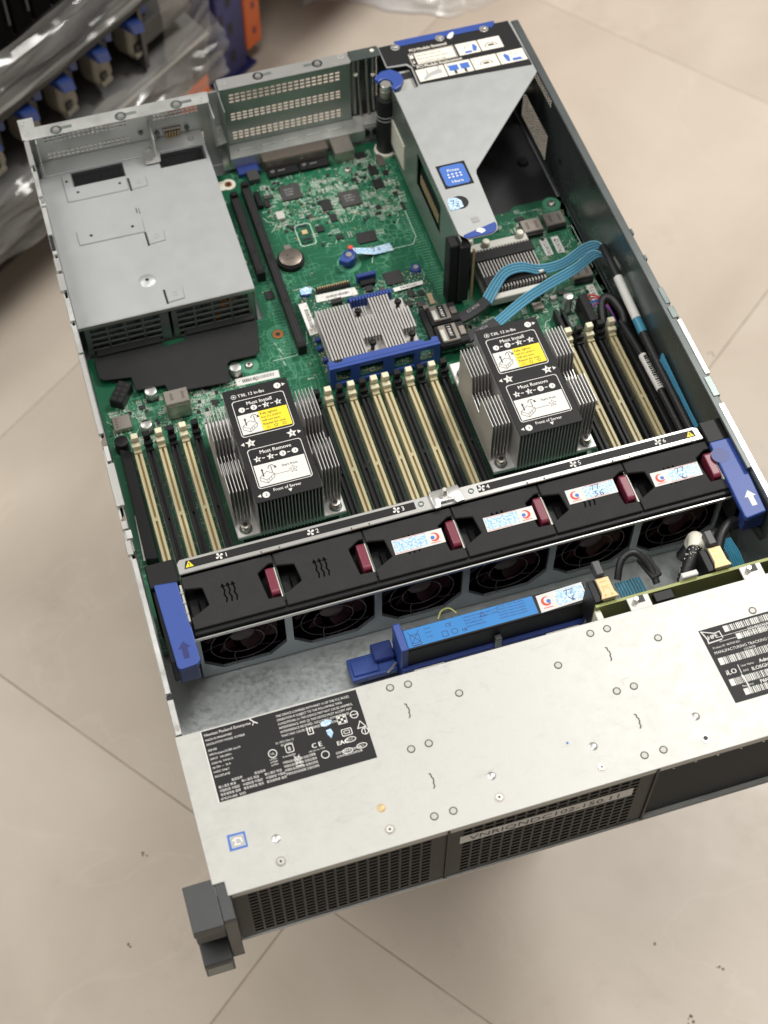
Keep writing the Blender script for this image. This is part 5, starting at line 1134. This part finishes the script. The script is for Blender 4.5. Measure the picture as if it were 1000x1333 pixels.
# ================================================================== cables
def spline(pts, n=8):
    P = [Vector(p) for p in pts]; out = []
    for i in range(len(P)-1):
        p0, p1, p2, p3 = P[max(i-1,0)], P[i], P[i+1], P[min(i+2,len(P)-1)]
        for k in range(n):
            t = k/n; out.append(0.5*((2*p1) + (-p0+p2)*t + (2*p0-5*p1+4*p2-p3)*t*t + (-p0+3*p1-3*p2+p3)*t**3))
    out.append(P[-1]); return out
def ribbon(name, label, pts, wid, strands, sleeve, tagtext):
    """flat cable of round strands side by side; wid gives the width direction (mm) at each end"""
    c = spline([p[:3] for p in pts], 8); wv = spline([p[3:6] for p in pts], 8)
    t = thing(name, label, "ribbon cable", tuple(c[0]), "blue ribbon cables from the controller card")
    for k in range(strands):
        f = (k/(strands-1) - 0.5)
        MB().tube([tuple(c[i] + wv[i]*f*0.66) for i in range(len(c))], 0.34 if k % 3 == 1 else 0.46, 6).build("strand", "cable_highlight" if k % 3 == 1 else "cable_blue", t, smooth=True)  # every third strand is paler, standing for highlights along the cable
    s = MB()
    v = []; up = Vector((0,0,1))
    S = [Vector(p) for p in sleeve]; 
    for i, p in enumerate(S):
        d = (S[min(i+1,len(S)-1)] - S[max(i-1,0)]).normalized(); side = d.cross(up).normalized()*5.2
        v += [tuple(p - side + up*1.6), tuple(p + side + up*1.6), tuple(p + side - up*1.6), tuple(p - side - up*1.6)]
    F = []
    for i in range(len(S)-1): F += [(4*i+k, 4*i+(k+1)%4, 4*i+4+(k+1)%4, 4*i+4+k) for k in range(4)]
    F += [(0,1,2,3), tuple(4*(len(S)-1)+k for k in (3,2,1,0))]
    sl = s.add(v, F).build("sleeve", "cable_dark", t, 0.5)
    m = (S[0]+S[-1])/2; d = (S[-1]-S[0]).normalized(); a = math.atan2(-d.y, -d.x)
    q = MB(lambda u, v_, w: (u, v_, 0)); q.text(tagtext, 0, 0, 4.0, 0, 0, 1.0, 'c', bold=0.1)
    ux = Vector((math.cos(a), math.sin(a), 0)); e = d*-1; uy = up.cross(e).normalized()
    mesh_obj("lettering", [tuple(m + e*p[0] + uy*p[1]*1.0 + up*1.95 - uy*2) for p in q.v], q.f, "grey_print", sl)
    return t
ribbon("ribbon_cable", "blue ribbon cable arching higher, nearer the riser cage",
       [(331,446,27, -7,12,2), (344,458,33, -5,13,2), (354,464,37, -2,12,4), (368,465,37, 0,10,6), (384,462,32, 0,8,8), (404,462,33, -2,6,10), (424,466,40, -3,7,10), (436,463,44, -6,5,8), (440,452,44, -8,1,4)], 14, 11,
       [(305,438,23),(314,440,24),(323,443,25),(332,447,27)], "PORT2")
ribbon("ribbon_cable", "blue ribbon cable lying lower, passing the heat sink corner",
       [(332,424,24, -6,11,0), (350,433,26, -6,10,3), (368,441,28, -5,9,6), (390,448,30, -4,8,8), (412,453,34, -3,7,9), (430,458,40, -5,5,9), (438,450,42, -8,1,4)], 14, 11,
       [(304,417,23),(312,419,23),(322,421,23.5),(333,425,24)], "PORT1")
cbn = thing("cable_bundle", "black sleeved cable bundle running along the right inner wall to the fans", "cable bundle", (436, 350, 20))
MB().tube(spline([(437,460,44),(436,446,46),(435.5,428,46),(435.5,400,43),(435.8,370,40),(436,340,38),(436,300,37),(436,262,36)]), 3.6, 10).build("upper_cable", "cable_dark", cbn, smooth=True)
MB().tube(spline([(430,396,24),(431,370,27),(431.5,340,29),(432,300,29),(432,262,29)]), 3.0, 10).build("lower_cable", "cable_dark", cbn, smooth=True)
for k in range(6): MB().tube(spline([(437.6+0.35*(k%3),338,41+1.5*k),(438.4,315,39+1.5*k),(438.6,290,37+1.5*k),(438.8,264,36+1.5*k)]), 0.8, 6).build("blue_strand", "cable_blue", cbn, smooth=True)
def wrap_label(pts, r, name):
    MB().tube(pts, r, 12, True).build(name, "paper_white", cbn, smooth=True)
wrap_label([(435.5,424,46.0),(435.5,400,43.4),(435.7,382,41.4)], 3.8, "cable_label"); wrap_label([(431.6,355,28.4),(431.8,318,29.4)], 3.5, "cable_label")
q = MB(); r = random.Random(2)
for k in range(15): q.cbox(431.6, 320+2.2*k, 32.6, 3.2, r.choice((0.5,0.9,1.2)), 0.5)
q.build("bar_code", "black_print", cbn, kind="stuff")
MB().tube([(435.6,381.5,41.4),(435.7,368,40)], 3.9, 12).build("blue_tape", "cable_blue", cbn, smooth=True)
wb = thing("wire_harness", "coloured wires curling from a black plug beside the memory slots", "wire harness", (418, 412, 15))
MB().box(404.4, 411.2, 399.6, 429, 24.1, 30).build("plug", "black_matte", wb, 0.6)
for k, m in enumerate(("wire_red","wire_red","wire_blue","wire_violet")):
    MB().tube(spline([(411,426-4*k,27),(415,426-3.4*k,29),(420,421-2.4*k,30),(425,413-2*k,27),(428,403-k,20)]), 0.8, 6).build("wire", m, wb, smooth=True)
MB().tube(spline([(417,400,20),(421,416,29),(428,416,32),(433,402,28),(432,392,22)]), [4.0]*33, 10).build("black_sleeve", "cable_dark", wb, smooth=True)
MB().tube(spline([(413,402,18),(416,409,22),(420,408,22),(421,400,18)]), 0.7, 6).build("wire", "ivory", wb, smooth=True)

# ================================================================== battery pack in the front bay
bt = thing("battery_pack", "slim storage battery with bright blue label in a blue holder", "battery pack", (215, 155, 2))
MB().box(163.5, 306, 143.5, 167.5, 2.4, 24).build("holder_tray", "blue_dark", bt, 0.6)
MB().box(167.5, 304, 147.0, 164.2, 24.1, 46.6).build("cell_pack", "black_plastic", bt, 1.0)
tl = MB().box(169.4, 265.4, 149.0, 163.4, 46.65, 46.8).build("blue_label", "battery_blue", bt)
q = MB(on_top(46.86))
for k, s in enumerate(["Lithium-ion battery pack 12 W", "Rated 7.2V 1650mAh 11.9Wh", "SPS 878643-001", "GPN 815983-001"]): q.text(s, 213, 160.4 - 2.6*k, 2.1)
for k in range(5): q.text("CAUTION  battery may explode", 238, 161.6 - 2.3*k, 1.7, 0, 0, 0.9)
q.stroke([(172,161),(180,150.6)], 0.4); q.stroke([(180,161),(172,150.6)], 0.4); q.rrect(172.6, 179.4, 151.6, 158.6, 0.8, 0.4); q.rect(172.6, 179.4, 149.6, 150.3)
q.text("CE", 199, 157.6, 4.0); q.text("UL", 209.5, 150.8, 3.4, bold=0.2); q.rrect(195, 199.4, 150.4, 155, 0.8, 0.4); q.rrect(202, 206.6, 150.6, 155, 2, 0.4)
for k in range(3): q.text("Li-ion", 184, 160 - 3.2*k, 2.0)
q.stroke([(225,158),(229,158),(227,161.6)], 0.4, closed=True)
mesh_obj("lettering", q.v, q.f, "navy_ink", tl)
ws2 = MB().prism([(267.4,148.4),(303,150),(303,163.8),(268,162.4)], 46.7, 46.85).build("warranty_sticker", "paper_white", bt)
q = MB(on_top(46.9)); q.flat([(281,150.6),(302,151.6),(302,162.6),(281,161.8)]); mesh_obj("sticker_panel", q.v, q.f, "sticker_blue", ws2)
q = MB(on_top(46.92)); lo, yo = 273.8, 156.4; q.flat([(lo - 3.8*math.cos(R(a)), yo + 3.8*math.sin(R(a))) for a in range(-140, 121, 20)] + [(lo - (-0.9+2.7*math.cos(R(a))), yo + 0.4 + 2.7*math.sin(R(a))) for a in range(110, -131, -20)]); q.stroke([(lo-3.4+0.85*k, yo-5.4+(0.5 if k % 2 else 0)) for k in range(9)], 0.5); mesh_obj("sticker_logo", q.v, q.f, "red_print", ws2)
q = MB(on_top(46.95)); q.disc(lo+1.6, yo-0.4, 1.6, 0, 12); mesh_obj("sticker_dot", q.v, q.f, "blue_print", ws2)
q = MB(on_top(46.96)); bx, sy0 = 288, 150; q.stroke([(bx,sy0+10.4),(bx+2.6,sy0+10.6),(bx+1.0,sy0+6.8)], 0.5); q.stroke([(bx+3.6,sy0+10.6),(bx+6.4,sy0+10.8),(bx+4.6,sy0+7)], 0.5); q.stroke([(bx+2,sy0+5),(bx+4,sy0+2.6),(bx+5,sy0+1.6)], 0.6); q.stroke([(bx+6,sy0+5.4),(bx+4.4,sy0+3),(bx+6,sy0+2)], 0.6); mesh_obj("handwriting", q.v, q.f, "navy_ink", ws2)
MB().box(163.2, 168.8, 146.4, 169, 24.1, 50).build("end_clip", "blue_plastic", bt, 1.2, 2)
tb = MB().box(129, 163, 152, 170, 8, 14).build("pull_tab", "blue_plastic", bt, 1.0, 2)
MB().box(148, 163.1, 160, 174, 8, 20).build("tab_step", "blue_dark", tb, 0.8); MB().box(131, 150, 154.5, 167, 14.1, 15.4).build("tab_pad", "blue_plastic", tb, 0.6)
MB().tube([(155,152,14.2),(155,149,22),(158,149,26),(161,152,24.6)], 1.0, 8).build("wire_clip", "bright_steel", tb, smooth=True)
for x0, x1 in ((172,194),(271,296)):
    p = MB().box(x0, x1, 142.6, 143.4, 16, 23).build("bar_code_label", "ivory", bt); q = MB(on_front(142.4)); r = random.Random(int(x0)); t = x0+2
    while t < x1-2: k = r.choice((0.4,0.7,1.0)); q.rect(t, t+k, 17.4, 21); t += k + r.choice((0.5,0.8))
    mesh_obj("bar_code", q.v, q.f, "black_print", p)
for x in (232, 300): MB().box(x, x+5, 142.4, 146.8, 24, 36).build("retaining_hook", "dark_steel", bt, 0.5)
MB().tube(spline([(196,165,46.8),(200,170,48),(206,170.5,48),(210,166,46.8)]), 0.7, 6).build("finger_loop", "pcb_edge", bt, smooth=True)

# ================================================================== drive backplane with gold-faced connectors
bk = thing("drive_backplane", "green drive backplane board standing behind the front bay", "backplane", (370, 128, 2))
MB().box(296.5, 444, 126.6, 128.8, 4, 76).build("backplane_board", "pcb_edge", bk)
MB().box(295.4, 300, 118, 126.5, 3, 72).build("support_post", "ivory", bk, 0.5)
for x0, x1 in ((318,334),(402,418)):
    br = MB().box(x0, x1, 112.6, 126.4, 76.2, 77.6).build("bracket", "cover_steel", bk, 0.3); MB().box(x0+6, x0+12, 121, 126, 77.6, 78.2).build("bracket_slot", "deep_black", br); MB().cyl(x0+5.6, 122.5, 77.6, 82, 2.2, 14, 1.5).build("bracket_pin", "screw_steel", br, smooth=True)
MB().box(361, 373, 128.9, 133, 70, 80).build("white_socket", "paper_white", bk, 0.6); MB().box(338, 352, 119, 126.4, 70, 75).build("black_socket", "black_plastic", bk, 0.5)
def gold_plug(x, label):
    t = thing("backplane_plug", label, "cable plug", (x+5, 140, 40), "gold-faced plugs on the drive backplane")
    MB().box(x-5.6, x-0.2, 129.2, 147, 40, 78).build("plug_body", "black_plastic", t, 0.5)
    fc_ = MB().prism([(x,146),(x+9.6,145.6),(x+9.8,134),(x+11.6,129.2),(x-1.4,129.2),(x+0.2,134)], 79, 80.6).build("gold_face", "gold", t, 0.4)
    MB().box(x, x+9.4, 129.2, 145.8, 42, 78.9).build("shell", "tin", t, 0.4)
    q = MB(on_top(80.66))
    for k in range(2): q.rect(x+2, x+7, 142-4*k, 142.8-4*k)
    for k in (2.4, 7.2): q.disc(x+k, 131.6, 1.0, 0, 10)
    q.stroke([(x+2.4,134),(x+2.4,137),(x+7,137),(x+7,134)], 0.3); mesh_obj("face_mark", q.v, q.f, "copper", fc_)
    MB().box(x+1.2, x+7.4, 146.2, 158, 76, 84).build("release_tab", "ear_plastic", t, 0.8)
gold_plug(302.4, "gold-faced plug on the backplane beside the blue battery"); gold_plug(386.4, "gold-faced plug on the backplane near the braided cable")
bc = thing("braided_cable", "black braided cable with a white collar rising from the backplane", "cable", (372, 150, 30))
MB().tube(spline([(368,135,50),(374,143,58),(381,151,64),(385,157,66)]), [5.6]*25, 14).build("braid", "cable_dark", bc, smooth=True)
q = MB(); r = random.Random(6); c = spline([(368,135,50),(374,143,58),(381,151,64),(385,157,66)])
for k in range(90):
    p = c[r.randrange(len(c)-3)]; a = r.uniform(0.2, 2.9); d = Vector((math.cos(a)*5.7*0.8, -math.cos(a)*5.7*0.5, math.sin(a)*5.7)); q.cbox(p.x+d.x, p.y+d.y, p.z+d.z-0.3, 0.8, 0.5, 0.5, r.random()*3)
q.build("fleck", "ivory", bc, kind="stuff")
MB().tube(spline([(384,155,66),(388,162,65),(390,167,58),(390,168,50)]), [5.9]*25, 14).build("white_collar", "ivory", bc, smooth=True)
MB().tube(spline([(390,168,50),(390,170,40),(388,172,28)]), 5.0, 12).build("cable_tail", "cable_dark", bc, smooth=True)
bw = thing("power_cable", "black cable looping across the right end of the front bay", "cable", (410, 165, 40))
MB().tube(spline([(400,150,62),(408,162,66),(420,170,64),(434,168,58),(441,158,50)]), 3.4, 10).build("loop", "cable_dark", bw, smooth=True)
MB().tube(spline([(398,158,60),(402,165,62),(408,168,56),(410,160,44)]), 3.0, 10).build("loop", "cable_dark", bw, smooth=True)
bw2 = thing("blue_sas_cable", "flat blue cable with black strap behind the backplane board", "ribbon cable", (335, 150, 30))
for k in range(9): MB().tube(spline([(322+2.2*k,150,58),(324+2.2*k,142,54),(325+2.2*k,134,48)]), 0.9, 6).build("strand", "cable_blue", bw2, smooth=True)
MB().tube(spline([(322,148,66),(328,158,74),(338,160,76),(346,150,70),(348,138,64)]), 2.6, 10).build("black_strap", "cable_dark", bw2, smooth=True)
MB().prism([(340,158),(350,160),(353,142),(345,140)], 66, 69).build("strap_tab", "black_matte", bw2, 0.6)
for k in range(6): MB().tube(spline([(404+1.6*k,158,64),(408+1.6*k,148,58),(410+1.6*k,138,50)]), 0.8, 6).build("strand", "cable_blue", bw2, smooth=True)

# ================================================================== background: storage rack with film-wrapped gear
def RK(off):            # u along the rack front, w outwards from it, z up
    return lambda u, w, z: (u*0.7953 + (off+w)*0.6062, u*0.6062 - (off+w)*0.7953, z)
F0 = RK(-760)
def at_rack(u, w, z): return F0(u, w, z)
ar = thing("drive_array", "dark drive array lying at the top of the wrapped stack", "drive array", at_rack(500, -250, -45))
MB(F0).box(300, 720, -480, -12, -44, 90).build("case", "dark_gear", ar)
for k in range(14):
    u = 330 + 27*k; b_ = MB(F0).box(u, u+24, -12, 4, -38, 84).build("drive_carrier", "ink_black", ar, 1); MB(F0).box(u+18, u+21, 4, 6, -20, 40).build("carrier_grip", "chip", b_)
    MB(F0).box(u+6, u+12, 4, 7, 8+((k*7) % 20), 20+((k*7) % 20)).build("carrier_clip", "bright_steel", b_)
sv = thing("wrapped_server", "old server with blue and cream latches, wrapped in clear film", "server", at_rack(600, -250, -277))
MB(F0).box(290, 870, -480, -70, -275, -118).build("case", "dark_gear", sv)
MB(F0).box(290, 800, -70, 2, -122, -106).build("dark_gap_strip", "deep_black", sv, 2)  # black strip standing for the shade in the gap above the latches
MB(F0).add([(290,-70,-182),(870,-70,-182),(870,6,-214),(290,6,-214),(290,-70,-275),(870,-70,-275),(870,6,-275),(290,6,-275)], [(0,1,2,3),(3,2,6,7),(4,7,6,5),(0,3,7,4),(1,5,6,2),(0,4,5,1)]).build("sloped_apron", "grey_gear", sv, 2)
MB(F0).box(640, 868, 6, 10, -217, -212).build("apron_edge", "bright_steel", sv, 1)
MB(F0).box(770, 776, -60, 0, -205, -100).build("end_post", "grey_gear", sv)
MB(F0).box(778, 860, -66, -4, -180, -150).build("end_tray", "grey_gear", sv, 2)
for k in range(7):
    u = 420 + 57*k
    b_ = MB(F0).yprism([(u-8,-138),(u+14,-138),(u+20,-176),(u+16,-186),(u-2,-186),(u-8,-172)], -30, -6).build("latch_body", "shaded_cream", sv, 2)
    MB(F0).box(u, u+8, -6, -3, -176, -168).build("latch_window", "deep_black", b_)
    MB(F0).box(u-2, u+14, -6, -2, -184, -179).build("latch_rib", "shaded_cream", b_)
    MB(F0).add([(u-12,-36,-118),(u+10,-36,-124),(u+10,4,-136),(u-12,4,-126),(u-12,-36,-134),(u+10,-36,-140),(u+12,6,-152),(u-8,6,-144)], [(0,1,2,3),(4,7,6,5),(0,4,5,1),(1,5,6,2),(2,6,7,3),(3,7,4,0)]).build("blue_lever", "shaded_blue", sv, 2)
    MB(F0).add([(u+20,-44,-118),(u+36,-44,-120),(u+36,-14,-130),(u+20,-14,-126),(u+20,-44,-142),(u+36,-44,-146),(u+34,-12,-150),(u+22,-12,-144)], [(0,1,2,3),(4,7,6,5),(0,4,5,1),(1,5,6,2),(2,6,7,3),(3,7,4,0)]).build("blue_lever", "shaded_blue", sv, 2)
    MB(F0).box(u+22, u+34, -50, -24, -184, -146).build("latch_body", "chip_grey", sv, 1)
    for j in range(3): MB(F0).box(u-10+8*j, u-5+8*j, -44, -37, -128, -112).build("latch_tooth", "shaded_cream", b_)
def film(name, label, rows, u0, u1, nu, amp, seed, m):
    r = random.Random(seed); ph = [r.uniform(0, 6.28) for _ in range(8)]; V = []; F = []
    for i, (z, w) in enumerate(rows):
        for k in range(nu+1):
            u = u0 + (u1-u0)*k/nu
            d = amp*(math.sin(u*0.021+ph[0]+i*0.6) + 0.6*math.sin(u*0.035+ph[1]-i*0.9) + 0.35*math.sin(u*0.09+ph[2]+i*1.3))
            V.append((u, w + d, z + 0.5*amp*math.sin(u*0.03+ph[3]+i)))
    n = nu+1
    for i in range(len(rows)-1): F += [(i*n+k, i*n+k+1, (i+1)*n+k+1, (i+1)*n+k) for k in range(nu)]
    o = MB(F0).add(V, F).build(name, m, None, smooth=True); tag(o, label, "plastic film"); return o
def creased(z0, z1, n, w0, w1, seed):
    r = random.Random(seed); return [(z0 + (z1-z0)*i/(n-1), w0 + (w1-w0)*math.sin(math.pi*i/(n-1)) + r.uniform(-4, 4)) for i in range(n)]
film("plastic_film", "shiny clear film stretched across the gap below the drive array", creased(-40, -106, 22, 4, 26, 41), 300, 800, 70, 2.0, 1, "stretch_film")
rows = creased(-196, -284, 20, 8, 22, 42)
film("plastic_film", "loose clear film hanging over the lower front of the wrapped server", rows, 300, 885, 60, 5.0, 5, "stretch_film")
# film bag round the right-hand end
V = []; Fc = []; r = random.Random(9)
prof = [(-80,820,-60),(-110,850,-20),(-150,872,-8),(-190,884,0),(-225,880,2),(-250,864,4),(-266,830,8),(-280,800,2)]
for i, (z, u, w) in enumerate(prof):
    for k in range(9): V.append((u - 26*k*0 + 6*math.sin(k*1.3+i), w - 46*k + 5*math.sin(i*2.1+k), z + 6*math.sin(k*0.9+i*0.7)))
for i in range(len(prof)-1): Fc += [(i*9+k, i*9+k+1, (i+1)*9+k+1, (i+1)*9+k) for k in range(8)]
front = [(-80,760),(-110,790),(-150,800),(-190,800),(-225,790),(-250,780),(-266,760),(-280,740)]
o0 = len(V)
for i, (z, u) in enumerate(front): V += [(u, 8+5*math.sin(i*1.7), z), (u+ (prof[i][1]-u)*0.5, 10+4*math.sin(i*2.3+1), z+3*math.sin(i))]
for i in range(len(front)-1): Fc += [(o0+2*i, o0+2*i+1, o0+2*i+3, o0+2*i+2), (o0+2*i+1, i*9, (i+1)*9, o0+2*i+3)]
fb = MB(F0).add(V, Fc).build("plastic_film", "stretch_film", None, smooth=True); tag(fb, "bulging clear film round the end of the wrapped server by the blue upright", "plastic film")
pal = thing("wooden_pallet", "dark wooden pallet under the wrapped server", "pallet", at_rack(560, -280, -410))
for k in range(5): MB(F0).box(300+130*k, 390+130*k, -450, -60, -292, -277).build("deck_board", "wood_dark", pal, 2)
for k in range(4):
    for j in range(2): MB(F0).box(330+155*k, 400+155*k, -150-240*j, -90-240*j, -391, -292.5).build("block", "wood_dark", pal, 2)
for j in range(2): MB(F0).box(300, 900, -155-240*j, -85-240*j, -409.6, -391.5).build("runner", "wood_dark", pal, 2)
# blue and orange pallet rack
FR = RK(-822)
rk = thing("storage_rack", "blue storage rack upright with orange beam standing on the floor", "storage rack", FR(1010, -30, -410))
for w0 in (-70, -700):
    p = MB(FR).box(965, 1016, w0, w0+66, -404, 900).build("upright", "rack_blue", rk, 2)
    MB(FR).box(955, 1030, w0-6, w0+70, -409.7, -404.2).build("base_plate", "rack_blue", p, 1)
    if w0 > -100:
        for k in range(10): MB(FR).box(984, 993, -4.2, -3.6, -380+44*k, -362+44*k).build("upright_slot", "deep_black", p)
        for k in range(10): MB(FR).box(969, 975, -4.2, -3.6, -358+44*k, -340+44*k).build("upright_slot", "deep_black", p)
ob = MB(FR).box(1017, 1047, -20, -2, -382, 300).build("beam_connector", "rack_orange", rk, 2)
for k in range(6): MB(FR).box(1029, 1035, -1.9, -1.4, -362+40*k, -352+40*k).build("connector_hole", "burgundy", ob)
MB(FR).box(1048, 2900, 61, 100, -236, -150).build("shelf_beam", "rack_orange", rk, 2)  # out-of-view beam, moved forward together with the shading deck
MB(FR).box(1048, 2900, -700, 60, -232, -210).build("shelf_shade_deck", "grey_gear", rk, 2)  # out-of-view deck, set low and forward to shade the floor below
MB(FR).box(872, 1047, -700, -74, -232, -210).build("shelf_shade_deck", "grey_gear", rk, 2)  # unseen extra deck piece, added to block lamp light from the left
MB(FR).box(1048, 2900, -760, -704, -236, -150).build("shelf_beam", "rack_orange", rk, 2)
MB(FR).box(868, 926, -60, 8, -404, -346).build("floor_beam", "rack_orange", rk, 2)
for w0 in (-70, -700): MB(FR).box(2901, 2952, w0, w0+66, -409.7, 900).build("upright", "rack_blue", rk, 2)
MB(FR).box(986, 996, -634, -71, -200, -180).build("cross_brace", "rack_blue", rk)

# crumpled white bag on the floor behind
r = random.Random(14); n = 26; V = []; Fb = []
for i in range(n):
    for j in range(n):
        a, b = i/(n-1), j/(n-1); e = min(a, 1-a, b, 1-b)*2
        hgt = 8 + 46*min(1, e*3)*(0.45 + 0.55*abs(math.sin(a*9+b*4)*math.cos(b*11-a*3))) + r.uniform(-4, 4)*min(1, e*5)
        if e < 0.02: hgt = 1
        x = 400 + 330*a + 40*math.sin(b*5) + r.uniform(-5,5); y = 1345 + 360*b + 30*math.sin(a*6+1) - 40*a + r.uniform(-5,5)
        V.append((x, y, -409 + hgt))
Fb = [(i*n+j, i*n+j+1, (i+1)*n+j+1, (i+1)*n+j) for i in range(n-1) for j in range(n-1)]
bg_ = MB().add(V, Fb).build("plastic_bag", "bag_film", None, smooth=True); tag(bg_, "crumpled white plastic bag lying on the tiles behind the server", "plastic bag")
